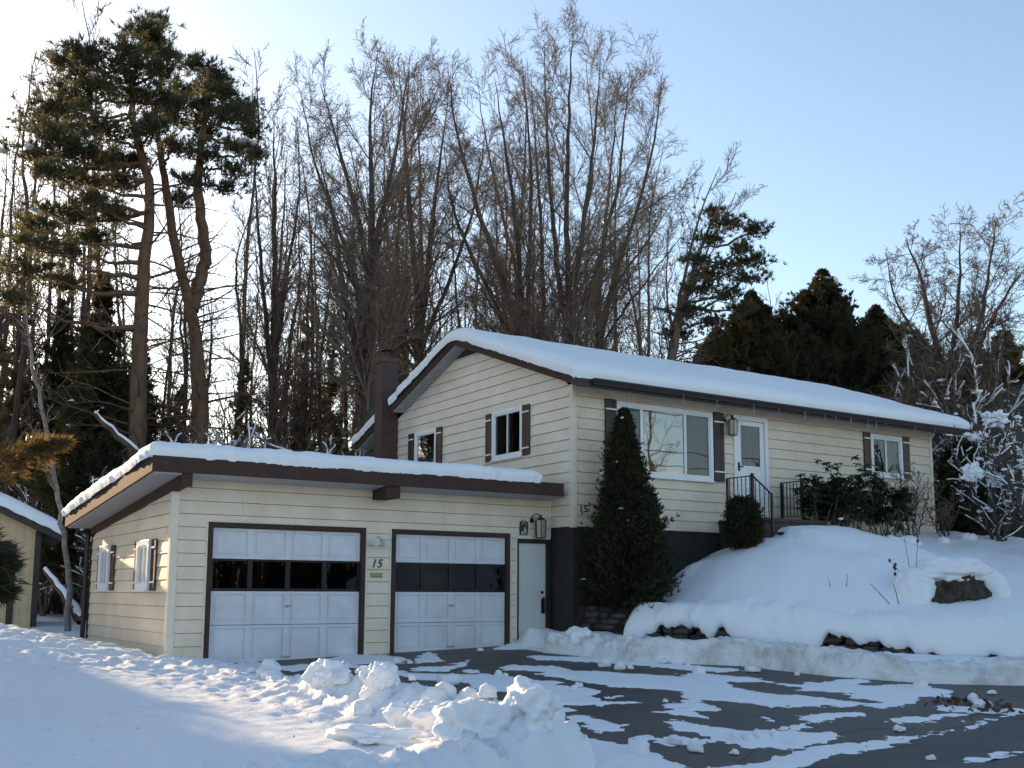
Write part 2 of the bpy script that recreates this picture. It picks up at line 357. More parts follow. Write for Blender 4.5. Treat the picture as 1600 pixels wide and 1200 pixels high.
# thin snow left on the asphalt: outlines traced on the ground plane, with a real thickness
def gp(px, py):
    d = ray(px, py); t = (-.10+.03*CC[0]+.055*CC[1]-CC[2])/(d[2]-.03*d[0]-.055*d[1]); p = CC+d*t
    if p[1] < -9.3:
        t = (-.10+.03*CC[0]+.055*-9.3-CC[2])/(d[2]-.03*d[0]); p = CC+d*t
    return p[0], p[1]
PATCH = [
 [(340,1040),(400,1034),(420,1040),(430,1053),(470,1060),(500,1066),(430,1066),(330,1052)],
 [(440,1042),(490,1037),(483,1044),(485,1046),(455,1049),(442,1045)],
 [(495,1033),(520,1028),(550,1023),(600,1023),(640,1030),(632,1036),(580,1037),(560,1038),(585,1043),(622,1048),(640,1052),(760,1055),(800,1058),(870,1067),(873,1072),(910,1075),(937,1081),(925,1087),(940,1096),(1017,1096),(950,1101),(880,1103),(888,1110),(850,1117),(838,1125),(812,1120),(833,1108),(862,1100),(850,1096),(833,1087),(760,1079),(730,1066),(700,1064),(620,1056),(575,1047),(515,1042)],
 [(600,1068),(640,1067),(665,1073),(700,1080),(740,1090),(770,1100),(745,1106),(700,1098),(660,1090),(620,1082),(604,1072)],
 [(555,1074),(580,1075),(640,1092),(700,1102),(715,1112),(700,1117),(600,1105)],
 [(780,1039),(860,1040),(905,1049),(960,1050),(1030,1055),(1060,1057),(1070,1052),(1110,1053),(1170,1058),(1198,1066),(1130,1067),(1140,1074),(1190,1082),(1250,1086),(1310,1094),(1360,1101),(1310,1103),(1250,1104),(1200,1104),(1150,1097),(1100,1093),(1095,1098),(1112,1104),(1117,1109),(1090,1112),(1112,1123),(1060,1118),(1015,1112),(1035,1109),(1065,1107),(1035,1104),(1040,1101),(1080,1100),(1082,1095),(1070,1085),(1068,1080),(1030,1078),(980,1074),(935,1071),(900,1062),(840,1054),(850,1050),(790,1046)],
 [(820,1025),(900,1026),(960,1030),(995,1034),(1060,1037),(1130,1044),(1170,1050),(1120,1050),(1000,1041),(900,1033),(840,1030)],
 [(890,1117),(915,1115),(935,1122),(950,1128),(987,1131),(960,1141),(935,1143),(905,1138),(900,1128)],
 [(1036,1129),(1075,1127),(1110,1135),(1160,1141),(1200,1140),(1225,1134),(1257,1131),(1240,1136),(1210,1143),(1300,1145),(1315,1152),(1295,1162),(1270,1160),(1240,1172),(1215,1170),(1180,1168),(1140,1160),(1120,1152),(1100,1147),(1060,1139)],
 [(1000,1149),(1010,1147),(1040,1156),(1025,1159)], [(1045,1150),(1085,1154),(1092,1158),(1130,1152),(1120,1157),(1060,1166),(1040,1162)],
 [(1255,1121),(1280,1115),(1350,1113),(1355,1115),(1300,1126),(1265,1130)],
 [(1208,1067),(1260,1070),(1300,1062),(1340,1061),(1365,1063),(1330,1070),(1380,1073),(1395,1070),(1430,1068),(1460,1075),(1495,1081),(1480,1087),(1440,1092),(1410,1103),(1385,1107),(1360,1103),(1380,1096),(1335,1092),(1325,1082),(1250,1080),(1255,1075)],
 [(1392,1127),(1430,1120),(1480,1114),(1512,1115),(1480,1122),(1440,1128),(1400,1131)],
 [(1060,1204),(1120,1196),(1210,1189),(1260,1172),(1330,1164),(1370,1161),(1400,1155),(1380,1154),(1375,1152),(1440,1148),(1500,1135),(1560,1122),(1600,1108),(1640,1100),(1640,1106),(1600,1116),(1500,1140),(1400,1163),(1300,1184),(1240,1203),(1200,1212)],
 [(850,1160),(870,1152),(900,1152),(950,1162),(1000,1168),(1012,1177),(1050,1190),(1080,1198),(1200,1205),(1100,1230),(860,1230)],
 [(1503,1190),(1530,1183),(1575,1178),(1600,1172),(1620,1172),(1600,1180),(1550,1190),(1520,1191)],
 [(645,1028),(670,1019),(690,1030),(700,1033),(650,1037)], [(640,1044),(700,1040),(735,1032),(720,1040),(700,1049),(650,1049)], [(728,1047),(760,1047),(745,1053),(730,1052)],
 [(948,1087),(965,1084),(970,1088),(955,1091)], [(1465,1107),(1500,1103),(1535,1108),(1600,1107),(1640,1100),(1640,1104),(1560,1113),(1510,1113)], [(1180,1123),(1190,1121),(1198,1123),(1188,1125)]]
px_ = np.arange(-.4, 12.2, .026); py_ = np.arange(-10.6, .1, .026)
X, Y = np.meshgrid(px_, py_, indexing='ij')
wx = X+.17*fbm(X*2.6, Y*2.6, oct=5, seed=21, gain=.62); wy = Y+.22*fbm(X*2.6, Y*2.6, oct=5, seed=22, gain=.62)
S = np.full(X.shape, -1.)
for poly in PATCH:
    P = np.array([gp(*q) for q in poly]); inside = np.zeros(X.shape, bool); dist = np.full(X.shape, 1e9)
    bx0, by0 = P.min(0)-.6; bx1, by1 = P.max(0)+.6
    m = (wx > bx0) & (wx < bx1) & (wy > by0) & (wy < by1)
    xs, ys = wx[m], wy[m]; ins = np.zeros(xs.shape, bool); ds = np.full(xs.shape, 1e9)
    for i in range(len(P)):
        (ax, ay), (bx, by) = P[i], P[(i+1) % len(P)]
        dx, dy = bx-ax, by-ay; t = np.clip(((xs-ax)*dx+(ys-ay)*dy)/(dx*dx+dy*dy+1e-9), 0, 1)
        ds = np.minimum(ds, np.hypot(xs-ax-t*dx, ys-ay-t*dy))
        c = ((ay > ys) != (by > ys)) & (xs < (bx-ax)*(ys-ay)/(by-ay+1e-12)+ax); ins ^= c
    S[m] = np.maximum(S[m], np.where(ins, ds, -ds))
S = S+.10*fbm(X*7, Y*7, oct=5, seed=34, gain=.65)-.02
th = np.clip(S*.12, -.02, .016) + .007*fbm(X*12, Y*12, oct=4, seed=31)*(S > -.1) + .02*np.clip(fbm(X*3, Y*3, oct=4, seed=33)-.25, 0, 1)*(S > 0)
edge = -seg_sdf(X, Y, LEFT); th = np.maximum(th, sstep(edge, -.22, .02)*.05-.012)
re = seg_sdf(X, Y, TOE); th = np.maximum(th, sstep(re, -.14, .02)*.05-.014+.01*fbm(X*6, Y*6, seed=4))
V, F = grid(X, Y, drive_z(X, Y)+.004+th)
hi = (th > -.012).reshape(-1); F = F[hi[F].any(1)]
tag(link_mesh('snow_patches', V, F, M['snow_smooth'], smooth=True), 'thin wind-smoothed snow patches left on the driveway asphalt', 'snow', kind='stuff')

# ------------------------------------------------------------------ snow terrace with its overhanging lip
def resample(pts, step):
    P = np.array(pts, float); s = np.r_[0, np.cumsum(np.hypot(*np.diff(P, axis=0).T))]
    q = np.arange(0, s[-1], step); return q, np.interp(q, s, P[:, 0]), np.interp(q, s, P[:, 1])
q, wxs, wys = resample(WALL, .05)
i0 = np.argmin(np.hypot(wxs-7.62, wys+1.58)); q = q[i0:]-q[i0]; wxs = wxs[i0:]; wys = wys[i0:]
for _ in range(6): wxs[1:-1] = (wxs[:-2]+wxs[1:-1]*2+wxs[2:])/4; wys[1:-1] = (wys[:-2]+wys[1:-1]*2+wys[2:])/4
INW = np.array((.88, .475))
def lip_z(x): return np.interp(x, [7.6, 8.6, 10, 12.5, 20], [.93, .80, .60, .58, .7])
def terr_z(x, y):
    dw = np.maximum(seg_sdf(x, y, WALL), 0); dh = np.maximum(-.72-y, 0)+.02; f = dw/(dw+dh)
    zh = np.interp(x, [7.6, 8.4, 9.45, 10.1, 10.7, 11.7, 13.75, 15.8, 17.6, 21, 40], [.9, 1.0, 1.48, 1.52, 1.74, 2.12, 2.34, 2.36, 2.55, 2.45, 2.45])
    z = lip_z(x)+(zh-lip_z(x))*f**.72
    bm = sstep(x, 10.55, 11.2)*(1-sstep(x, 12.7, 13.6))*sstep(y, -4.6, -2.1)**.8; z = z+np.maximum(2.40-z, 0)*bm*.95 + .10*np.exp(-(((x-11.6)/1.3)**2+((y+4.6)/1.)**2))
    pr_ = np.interp(x, [7.4, 7.9, 8.6, 9.1, 9.6, 10.0, 10.5, 11.2], [.9, 1.0, 1.22, 1.42, 1.68, 1.86, 2.05, 2.2])-.16*np.abs(y+1.9)**1.6-2.5*np.clip(9.0-x, 0, 1)*0; wq = sstep(x, 8.2, 9.4)*(1-sstep(x, 11.6, 12.6)); z = z+np.clip(pr_-z, 0, 1)*wq
    z = z + .09*fbm(x*.7, y*.7, oct=4, seed=41) + .022*fbm(x*3, y*3, oct=4, seed=42) + .10*np.exp(-(((x-9.3)/.35)**2+((y+1.3)/.3)**2))
    return z
tt = np.r_[[.12, .2, .32, .48, .68, .95], np.linspace(1.3, 16, 95)]
zb = ground_h(wxs-.1, wys) - .05
exp1 = sstep(q, .30, .42)*(1-sstep(q, 1.75, 2.1)); exp2 = sstep(q, 3.3, 3.45)*(1-sstep(q, 5.05, 5.25)); exp3 = np.exp(-((q-5.9)/.12)**2)*.7
jag = fbm(q*2.2, q*0, oct=4, seed=51, gain=.7)
lipb = zb + exp1*(.30-.06*q/2+.20*jag) + exp2*(.19+.18*jag-.03*(q-3.3)) + exp3*.12 + .03*jag
nj = len(q); prof = []
bulge = .06*fbm(q*1.5, q*0+3, oct=4, seed=55)
top = terr_z(wxs+.12*INW[0], wys+.12*INW[1])
for t, k in [(.30, 0.0), (.06, -.01), (-.08, .03), (-.15, .18), (-.16, .42), (-.10, .70), (-.02, .88), (.05, .96)]:
    prof.append((t-(bulge if t < 0 else 0), lipb+(top-lipb)*k))
cols = [np.stack([wxs+INW[0]*t, wys+INW[1]*t, z], -1) for t, z in prof]
for t in tt: x = wxs+INW[0]*t; y = wys+INW[1]*t; cols.append(np.stack([x, y, terr_z(x, y)], -1))
A = np.stack(cols, 1)
# pull the left end in and round it down
endf = np.clip(q/.28, 0, 1); rr = np.sqrt(1-(1-endf)**2)
A[..., 2] -= ((1-rr)[:, None])*np.clip(A[..., 2]-lipb[:, None], 0, .55)
A[..., 0] += .11*fbm(A[..., 1]*2.3, A[..., 2]*2.3, oct=5, seed=57, gain=.6)*(np.arange(A.shape[1]) < 9)
A[..., 2] += .035*fbm(A[..., 0]*6, A[..., 1]*6, A[..., 2]*6, oct=4, seed=58)*(np.arange(A.shape[1]) < 10)
V, F = grid(A[..., 0], A[..., 1], A[..., 2])
tag(link_mesh('snow_terrace', V, F[:, ::-1], M['snow_smooth'], smooth=True), kind='structure')
# leafy soil bed beside the house, sheltered from snow
xs = np.linspace(7.1, 9.7, 60); ys = np.linspace(-1.9, -.6, 30); X, Y = np.meshgrid(xs, ys, indexing='ij')
Z = np.where(seg_sdf(X, Y, WALL) > -.02, .80+np.clip(X-7.6, 0, 3)*.12, .0)+.04*fbm(X*5, Y*5, seed=61)
Z = np.where(seg_sdf(X, Y, WALL) > -.02, Z, ground_h(X, Y)-.05)
V, F = grid(X, Y, Z); tag(link_mesh('soil_bed', V, F, M['soil'], smooth=True), kind='structure')
# plowed berm along the driveway: crumbly strip laid on the toe
q, bx, by = resample(TOE[2:10], .04); tq = np.linspace(0, 1, 22)
Bn = np.stack([np.gradient(bx), np.gradient(by)], -1); Bn /= np.linalg.norm(Bn, axis=1)[:, None]; nrm = np.stack([-Bn[:, 1], Bn[:, 0]], -1)
cols = []
for v in tq:
    off = -.16+.62*v; x = bx+nrm[:, 0]*off; y = by+nrm[:, 1]*off
    h = .30*np.clip(math.sin(PI*min(v*1.25, .62)), 0, 1)*(1+.35*fbm(q*.9, q*0, oct=4, seed=74))
    base = drive_z(x, y); z = base-.03+(h+.045)*(v > 0)+.02*(v > .1)
    nn = fbm(x*5, y*5, h*4+0*x, oct=5, seed=71, gain=.62); ly = .025*np.sin(z*45+3*fbm(x*.8, y*.8, seed=72))
    x = x-nrm[:, 0]*(nn*.13+ly)*(.1 < v); y = y-nrm[:, 1]*(nn*.13+ly)*(.1 < v)
    cols.append(np.stack([x, y, z+(nn*.09)*(v > 0)], -1))
A = np.stack(cols, 1); V, F = grid(A[..., 0], A[..., 1], A[..., 2])
tag(link_mesh('plowed_berm', V, F[:, ::-1], M['snow_dirty'], smooth=True), 'low plowed snow berm with sooty layers along the driveway edge', 'snowbank')

# ------------------------------------------------------------------ lumpy blobs
_ico = {}
def ico(sub):
    if sub not in _ico:
        import bmesh
        bm = bmesh.new(); bmesh.ops.create_icosphere(bm, subdivisions=sub, radius=1)
        _ico[sub] = (np.array([v.co[:] for v in bm.verts]), np.array([[v.index for v in f.verts] for f in bm.faces])); bm.free()
    return _ico[sub]
def blob(rx, ry, rz, seed, sub=4, amp=.3, freq=1.6, flat=.4):
    V, F = ico(sub); n = fbm(V[:, 0]*freq+seed*7.3, V[:, 1]*freq, V[:, 2]*freq, oct=4, seed=seed, gain=.5)
    n2 = np.abs(fbm(V[:, 0]*freq*.8+seed, V[:, 1]*freq*.8, V[:, 2]*freq*.8, oct=3, seed=seed+5))
    W = V*(1+amp*n-amp*.8*n2)[:, None]; W = W*np.array((rx, ry, rz)); W[:, 2] = np.maximum(W[:, 2], -rz*flat); return W, F
def put_blob(name, loc, r, seed, m, label, cat, group=None, sub=4, amp=.35, rot=0, freq=1.6):
    W, F = blob(*r, seed, sub, amp, freq, 1.); o = link_mesh(name, W, F, m, smooth=True); o.location = loc; o.rotation_euler = (0, 0, rot)
    return tag(o, label, cat, group)
big = [((515,1100), .42, .34, .34, 'pointed snow chunk nearest the left garage door, like a small peak'),
 ((592,1118), .36, .30, .40, 'narrow upright snow heap with a knobby tip, second along the plowed ridge'),
 ((645,1150), .40, .36, .36, 'rounded snow heap with a ball on top in the middle of the plowed ridge'),
 ((690,1160), .38, .32, .30, 'low snow heap between the knobby heap and the largest mound'),
 ((742,1195), .55, .42, .38, 'largest smooth snow mound at the bottom of the photo by the driveway edge'),
 ((828,1190), .42, .36, .38, 'last big snow heap of the plowed ridge with sunlit crumbs on top'),
 ((590,1180), .55, .35, .16, 'broad low snow heap in front of the plowed ridge')]
def gxy(px, py, h=0):
    d = ray(px, py); t = (-.10+h+.03*CC[0]+.055*CC[1]-CC[2])/(d[2]-.03*d[0]-.055*d[1]); return CC+d*t
for k, ((px, py), rx, ry, rz, lab) in enumerate(big):
    p = gxy(px, py, .15); z = float(ground_h(np.array([p[0]]), np.array([p[1]]))[0])
    put_blob('snow_heap', (p[0], p[1], z+rz*(.02 if k < 3 else .12)), (rx*(.60 if k < 3 else .85), ry*.75, rz*(.60 if k < 3 else .70)), 100+k, M['snow_lump'], lab, 'snow heap', 'snow heaps along the left edge of the driveway', 5, .6, k*.9, 1.6)
small = [(945,1042,.14),(968,1046,.11),(985,1046,.06),(905,1074,.07),(897,1078,.05),(885,1077,.04),(820,1112,.17),(835,1100,.12),(700,1070,.15),(715,1065,.08),(885,1150,.16),(868,1150,.07),(894,1135,.05),(998,1180,.15),(1086,1174,.11),(1148,1179,.05),(1055,1163,.10),(1174,1050,.09),(1184,1050,.06),(1093,1053,.10),(1246,1056,.05),(1040,1036,.08),(1440,1078,.14),(1405,1143,.07),(1520,1098,.10),(1530,1105,.09),(1545,1104,.07),(1550,1085,.06),(1455,1188,.05),(728,1108,.13),(755,1114,.12),(745,1118,.07),(775,1125,.07),(785,1124,.06),(800,1120,.05),(620,1034,.07),(640,1038,.06),(750,1018,.06),(1075,1040,.04),(1040,1098,.04),(760,1120,.05),(1150,1158,.09),(1170,1157,.08),(1190,1155,.09),(1210,1153,.07),(1240,1165,.06),(780,1056,.07),(790,1058,.05),(660,1080,.08),(690,1094,.09)]
rng = random.Random(4); protos = []
for k in range(5):
    W, F = blob(1, .85, .85, 200+k, 3, .45, 1.5, .35); protos.append((W, F))
meshes = []
for W, F in protos:
    o = link_mesh('snow_lump', W, F, M['snow_lump'], smooth=True); meshes.append(o)
used = set()
def place_lump(x, y, z, r, label, group, k):
    o = meshes[k]
    if k in used: o = o.copy(); COL.objects.link(o)
    used.add(k); o.location = (x, y, z); o.scale = (r*rng.uniform(.8, 1.2), r*rng.uniform(.8, 1.2), r*rng.uniform(.75, 1.1)); o.rotation_euler = (0, 0, rng.uniform(0, 6))
    tag(o, label, 'snow lump', group)
for i, (px, py, r) in enumerate(small):
    x, y = gp(px, py); place_lump(x, y, drive_z(x, y)+r*.2+.01, r, 'small snow lump fallen on the driveway asphalt', 'snow lumps scattered on the driveway', i % 5)
bmq = [(6.55+.02*i, -1.6-.05*i, .06+.07*rng.random()) for i in range(12)]
def on_path(s): return np.interp(s, [0, 1], [0, 1])
qq, tx, ty = resample(TOE[2:10], .16)
for i in range(4, min(len(qq), 46)):
    r = rng.uniform(.04, .10)*(1.5 if i < 14 else .8); j = rng.uniform(-.12, .22)
    x = tx[i]+j*.8; y = ty[i]+j*.5+rng.uniform(-.05, .05); z = float(ground_h(np.array([x]), np.array([y]))[0])
    place_lump(x, y, max(z, drive_z(x, y))+r*.25, r, 'snow lump broken off along the foot of the plowed berm', 'snow lumps along the berm', i % 5)
put_blob('snow_heap', (6.62, -1.55, .20), (.26, .2, .30), 150, M['snow_lump'], 'rounded snow chunk at the foot of the stones by the house corner', 'snow heap', None, 4, .5)
for i in range(110):              # crumbs on the lit ridge
    t = rng.random(); x = np.interp(t, [0, .5, 1], [.5, .85, 1.3])+rng.gauss(0, .28); y = np.interp(t, [0, .5, 1], [-2.2, -5.2, -8.2])+rng.gauss(0, .3)
    z = float(ground_h(np.array([x]), np.array([y]))[0]); r = .03+.13*rng.random()**2.5
    place_lump(x, y, max(z, drive_z(x, y))+r*.2, r, 'snow crumb lying on the plowed ridge at the left of the driveway', 'snow crumbs on the plowed ridge', i % 5)

# stones of the retaining wall (one thing)
def stone_wall():
    rg = random.Random(8); Vs = []; Fs = []; n = 0
    q, sx, sy = resample(WALL[:8], .02)
    for row in range(8):
        s = rg.uniform(0, .2); zc = .07+row*.105
        while s < q[-1]-.1:
            L = rg.uniform(.16, .5); i = min(int((s+L/2)/.02), len(q)-1); j = min(i+5, len(q)-1)
            zz = drive_z(sx[i], sy[i])+zc
            if zz < (.84 if sx[i] < 7.75 else lip_z(sx[i])-.22) and (sx[i] < 8.75 or 9.1 < sx[i] < 10.25):
                W, F = blob(L/2*1.05, .14, .062, rg.randint(0, 999), 3, .22, 1.4, 1)
                W = np.sign(W)*np.abs(W/np.array((L/2, .14, .062)))**.7*np.array((L/2, .14, .062))
                a = math.atan2(sy[j]-sy[max(i-5, 0)], sx[j]-sx[max(i-5, 0)]); c, s_ = math.cos(a), math.sin(a)
                tl = rg.uniform(-.07, .07)
                W[:, 2] += W[:, 0]*tl
                P = np.stack([W[:, 0]*c-W[:, 1]*s_+sx[i]+.06+rg.uniform(-.02, .04), W[:, 0]*s_+W[:, 1]*c+sy[i]+.03+rg.uniform(-.02, .03), W[:, 2]+zz], -1)
                Vs.append(P); Fs.append(F+n); n += len(P)
            s += L+.01
    return np.concatenate(Vs), np.concatenate(Fs)
V, F = stone_wall()
tag(link_mesh('stone_retaining_wall', V, F, M['stone'], smooth=True), 'dark dry-laid fieldstone retaining wall half buried under the snow terrace', 'stone wall')

# ------------------------------------------------------------------ siding
CS = .2032
def jrng_cuts(k, u0, u1):
    rj = random.Random(k*7+13); u = min(u0, u1)+rj.uniform(.4, 3.4); out = []
    while u < max(u0, u1): out.append(u); u += 3.66
    return out
def siding(name, m, parent, org, ud, nd, u0, u1, z0, z1, zref, openings=(), roof=None, depth=.020):
    """lap siding on a vertical wall; ud along the wall, nd outwards; openings (u0,u1,z0,z1); roof(z)->(ua,ub)"""
    mb = MB(); org = np.array(org, float); ud = np.array(ud, float); nd = np.array(nd, float)
    P = lambda u, z, o: tuple(org+ud*u+nd*o+np.array((0, 0, z)))
    k = math.floor((z0-zref)/CS)
    while zref+k*CS < z1-1e-4:
        zk = zref+k*CS; a, b = max(zk, z0), min(zk+CS-.007, z1); cuts = sorted({a, b} | {z for o in openings for z in o[2:4] if a < z < b})
        off = lambda z: .003+depth*(1-(z-zk)/CS)**.8
        for za, zb in zip(cuts[:-1], cuts[1:]):
            zm = (za+zb)/2; blk = sorted((o[0], o[1]) for o in openings if o[2] < zm < o[3])
            la, ra = roof(za) if roof else (u0, u1); lb, rb = roof(zb) if roof else (u0, u1)
            segs = []; s = None
            left = (la, lb)
            for o0, o1 in blk: segs.append((left, (o0, o0))); left = (o1, o1)
            segs.append((left, (ra, rb)))
            sg2 = []
            for (pa, pb), (qa, qb) in segs:
                cut = [uu for uu in jrng_cuts(k, u0, u1) if max(pa, pb)+.15 < uu < min(qa, qb)-.15]; cur = (pa, pb)
                for uu in cut: sg2.append((cur, (uu-.0015, uu-.0015))); cur = (uu+.0015, uu+.0015)
                sg2.append((cur, (qa, qb)))
            segs = sg2
            for (pa, pb), (qa, qb) in segs:
                if qa-pa < .005 and qb-pb < .005: continue
                if qb < pb: pb = qb = (pb+qb)/2
                nsub = 3 if zb-za > .1 else 1
                for i in range(nsub):      # slight curve across each board
                    t0, t1 = i/nsub, (i+1)/nsub; z_0 = za+(zb-za)*t0; z_1 = za+(zb-za)*t1
                    pl0 = pa+(pb-pa)*t0; pl1 = pa+(pb-pa)*t1; pr0 = qa+(qb-qa)*t0; pr1 = qa+(qb-qa)*t1
                    mb.quad(P(pl0, z_0, off(z_0)), P(pr0, z_0, off(z_0)), P(pr1, z_1, off(z_1)), P(pl1, z_1, off(z_1)))
                if za == zk: mb.quad(P(pa, za, .003), P(qa, za, .003), P(qa, za, off(za)), P(pa, za, off(za)))
        k += 1
    return mb.build(name, m, parent)

# ------------------------------------------------------------------ house
XG, XR, HY, YB = 7.076, 17.626, -.72, 7.35
ZS, ZE = 2.25, 4.90              # siding bottom and eave
RY, RZ, SL = 3.12, 6.50, .357    # ridge and roof slope
RX0, RX1 = 6.73, 18.35; EY0, EY1 = -1.25, 8.02
def roof_z(y): return RZ-SL*abs(y-RY)
house = empty('house', (XG, HY, 0), 'cream sided single storey house on a dark basement with a snow covered gable roof', 'house')
H_parts = []
def hp(o): local(o, house) if o.parent is None else None; H_parts.append(o); return o
zk0 = 4.6883
# window helpers: frame lies on a wall plane
def window(parent_obj, wall, ua, ub, za, zb, trim=.07, mull=(), glassm=None, inner='screen', horiz=(), curt=None, proud=.045, label=None, frm='white', sash=.045):
    """wall = (origin, u-dir, normal)"""
    org, ud, nd = [np.array(a, float) for a in wall]
    def B(mb, u0, u1, z0, z1, o0, o1):
        c = [org+ud*u+nd*o+np.array((0, 0, z)) for z in (z0, z1) for o in (o0, o1) for u in (u0, u1)]
        n = len(mb.V); mb.V += [tuple(p) for p in c]
        mb.F += [tuple(n+i for i in f) for f in ((0,1,3,2),(4,6,7,5),(0,4,5,1),(1,5,7,3),(3,7,6,2),(2,6,4,0))]
    mb = MB(); B(mb, ua, ub, zb-trim, zb, -.04, proud); B(mb, ua, ub, za, za+trim, -.04, proud)
    B(mb, ua, ua+trim, za+trim, zb-trim, -.04, proud); B(mb, ub-trim, ub, za+trim, zb-trim, -.04, proud)
    B(mb, ua-.02, ub+.02, za-.025, za+.001, -.02, proud+.03)
    iu0, iu1, iz0, iz1 = ua+trim, ub-trim, za+trim, zb-trim
    s = sash*.7
    B(mb, iu0, iu1, iz1-s, iz1, -.05, proud-.018); B(mb, iu0, iu1, iz0, iz0+s, -.05, proud-.018)
    B(mb, iu0, iu0+s, iz0+s, iz1-s, -.05, proud-.018); B(mb, iu1-s, iu1, iz0+s, iz1-s, -.05, proud-.018)
    w = mb.build('window', M[frm], None, bevel=.004)
    if label: w['label'] = label
    ms = MB()
    for mu, wd in mull: B(ms, mu-wd/2, mu+wd/2, iz0+s, iz1-s, -.05, proud-.022)
    for hz, wd in horiz: B(ms, iu0+s, iu1-s, hz-wd/2, hz+wd/2, -.045, proud-.03)
    kids = []
    if ms.V: kids.append(ms.build('mullion', M[frm], None))
    edges = [iu0+s]+[m_[0] for m_ in mull]+[iu1-s]
    gm = glassm if isinstance(glassm, list) else [glassm]*(len(edges)-1)
    for k in range(len(edges)-1):
        a, b = edges[k], edges[k+1]; mg = MB()
        mg.quad(*[tuple(org+ud*u+nd*.004+np.array((0, 0, z))) for u, z in ((a, iz0+s), (b, iz0+s), (b, iz1-s), (a, iz1-s))])
        kids.append(mg.build('pane', M[gm[k]], None))
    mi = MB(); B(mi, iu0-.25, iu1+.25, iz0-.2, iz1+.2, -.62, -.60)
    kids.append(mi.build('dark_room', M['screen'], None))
    if curt:
        mc = MB()
        for c0, c1 in curt:
            n = 24
            for i in range(n):
                p0, p1 = c0+(c1-c0)*i/n, c0+(c1-c0)*(i+1)/n; o0, o1 = -.10+.018*math.sin(i*1.9), -.10+.018*math.sin((i+1)*1.9)
                mc.quad(*[tuple(org+ud*u+nd*o+np.array((0, 0, z))) for u, o, z in ((p0, o0, iz0), (p1, o1, iz0), (p1, o1, iz1), (p0, o0, iz1))])
        kids.append(mc.build('curtain', M['curtain'], None))
    for kd in kids: kd.parent = w
    w.location = (0, 0, 0); w.parent = parent_obj; w.location = tuple(-Vector(parent_obj.location))
    return w
def shutter(parent_obj, wall, ua, ub, za, zb, m, battens=(.14, .86), proud=.05, label=None):
    org, ud, nd = [np.array(a, float) for a in wall]; mb = MB(); k = 3; w = (ub-ua)/k
    rg = random.Random(int(ua*100)+int(za*10))
    for i in range(k):
        e0, e1 = rg.uniform(-.006, .006), rg.uniform(-.006, .006); u0, u1 = ua+i*w+.002, ua+(i+1)*w-.002; o1 = proud-.004*(i % 2)
        c = [org+ud*u+nd*o+np.array((0, 0, z)) for z in (za+e0, zb+e1) for o in (.018, o1) for u in (u0, u1)]
        n = len(mb.V); mb.V += [tuple(p) for p in c]; mb.F += [tuple(n+j for j in f) for f in ((0,1,3,2),(4,6,7,5),(0,4,5,1),(1,5,7,3),(3,7,6,2),(2,6,4,0))]
    s = mb.build('shutter', m, None)
    if label: s['label'] = label
    for b in battens:
        z = za+(zb-za)*b; c = [org+ud*u+nd*o+np.array((0, 0, zz)) for zz in (z-.014, z+.014) for o in (proud+.001, proud+.02) for u in (ua+.004, ub-.004)]
        q = MB(); q.V += [tuple(p) for p in c]; q.F += [(0,1,3,2),(4,6,7,5),(0,4,5,1),(1,5,7,3),(3,7,6,2),(2,6,4,0)]
        q.build('batten', M['white'], None).parent = s
    s.parent = parent_obj; s.location = tuple(-Vector(parent_obj.location)); return s
FW = ((0, HY, 0), (1, 0, 0), (0, -1, 0)); GW = ((XG, 0, 0), (0, -1, 0), (-1, 0, 0))
# front wall openings: picture window, door, small window
PW = (8.09, 10.56, 3.27, 4.68); DR = (11.14, 12.13, 2.48, 4.70); SW = (15.41, 16.52, 3.69, 4.66)
hp(siding('front_siding', M['siding'], None, (0, HY, 0), (1, 0, 0), (0, -1, 0), XG+.09, XR-.09, ZS, ZE-.02, zk0,
          [(PW[0]+.03, PW[1]-.03, PW[2]+.03, PW[3]-.03), (DR[0]+.03, DR[1]-.03, DR[2]-.2, DR[3]-.03), (SW[0]+.03, SW[1]-.03, SW[2]+.03, SW[3]-.03)]))
# gable (u = -y)
G1 = (-2.06, -.93, 3.72, 4.74); G2 = (-5.47, -4.44, 3.72, 4.72)
def gable_lim(z):
    zz = z+.16
    lo, hi = RY-(RZ-zz)/SL, RY+(RZ-zz)/SL
    return (-min(hi, YB), -max(lo, HY+.09))
hp(siding('gable_siding', M['siding_pale'], None, (XG, 0, 0), (0, -1, 0), (-1, 0, 0), -YB, -HY-.09, ZS, 6.13, zk0,
          [(G1[0]+.03, G1[1]-.03, G1[2]+.03, G1[3]-.03), (G2[0]+.03, G2[1]-.03, G2[2]+.03, G2[3]-.03)], gable_lim))
mb = MB(); mb.box(XG-.022, XG+.085, HY-.022, HY+.085, ZS-.02, ZE); hp(mb.build('corner_trim', M['trim_cream'], None, bevel=.006)); mb = MB(); mb.box(XR-.085, XR+.022, HY-.022, HY+.085, ZS-.02, ZE); hp(mb.build('corner_trim', M['trim_cream'], None, bevel=.006))
mb = MB()                        # hidden wall core and the right gable
mb.prism([(XG+.75, HY+.75, 2.0), (XR-.02, HY+.75, 2.0), (XR-.02, HY+.75, ZE), (XG+.75, HY+.75, ZE)], (0, YB-HY-.77, 0))
mb.prism([(XR-.05, HY+.03, 2.0), (XR-.05, YB, 2.0), (XR-.05, YB, 4.95), (XR-.05, RY, 6.36), (XR-.05, HY+.03, 4.98)], (.04, 0, 0))
mb.box(XG+.02, XR-.02, YB-.03, YB, 2.0, 4.85)
hp(mb.build('rear_wall', M['siding_pale'], None))
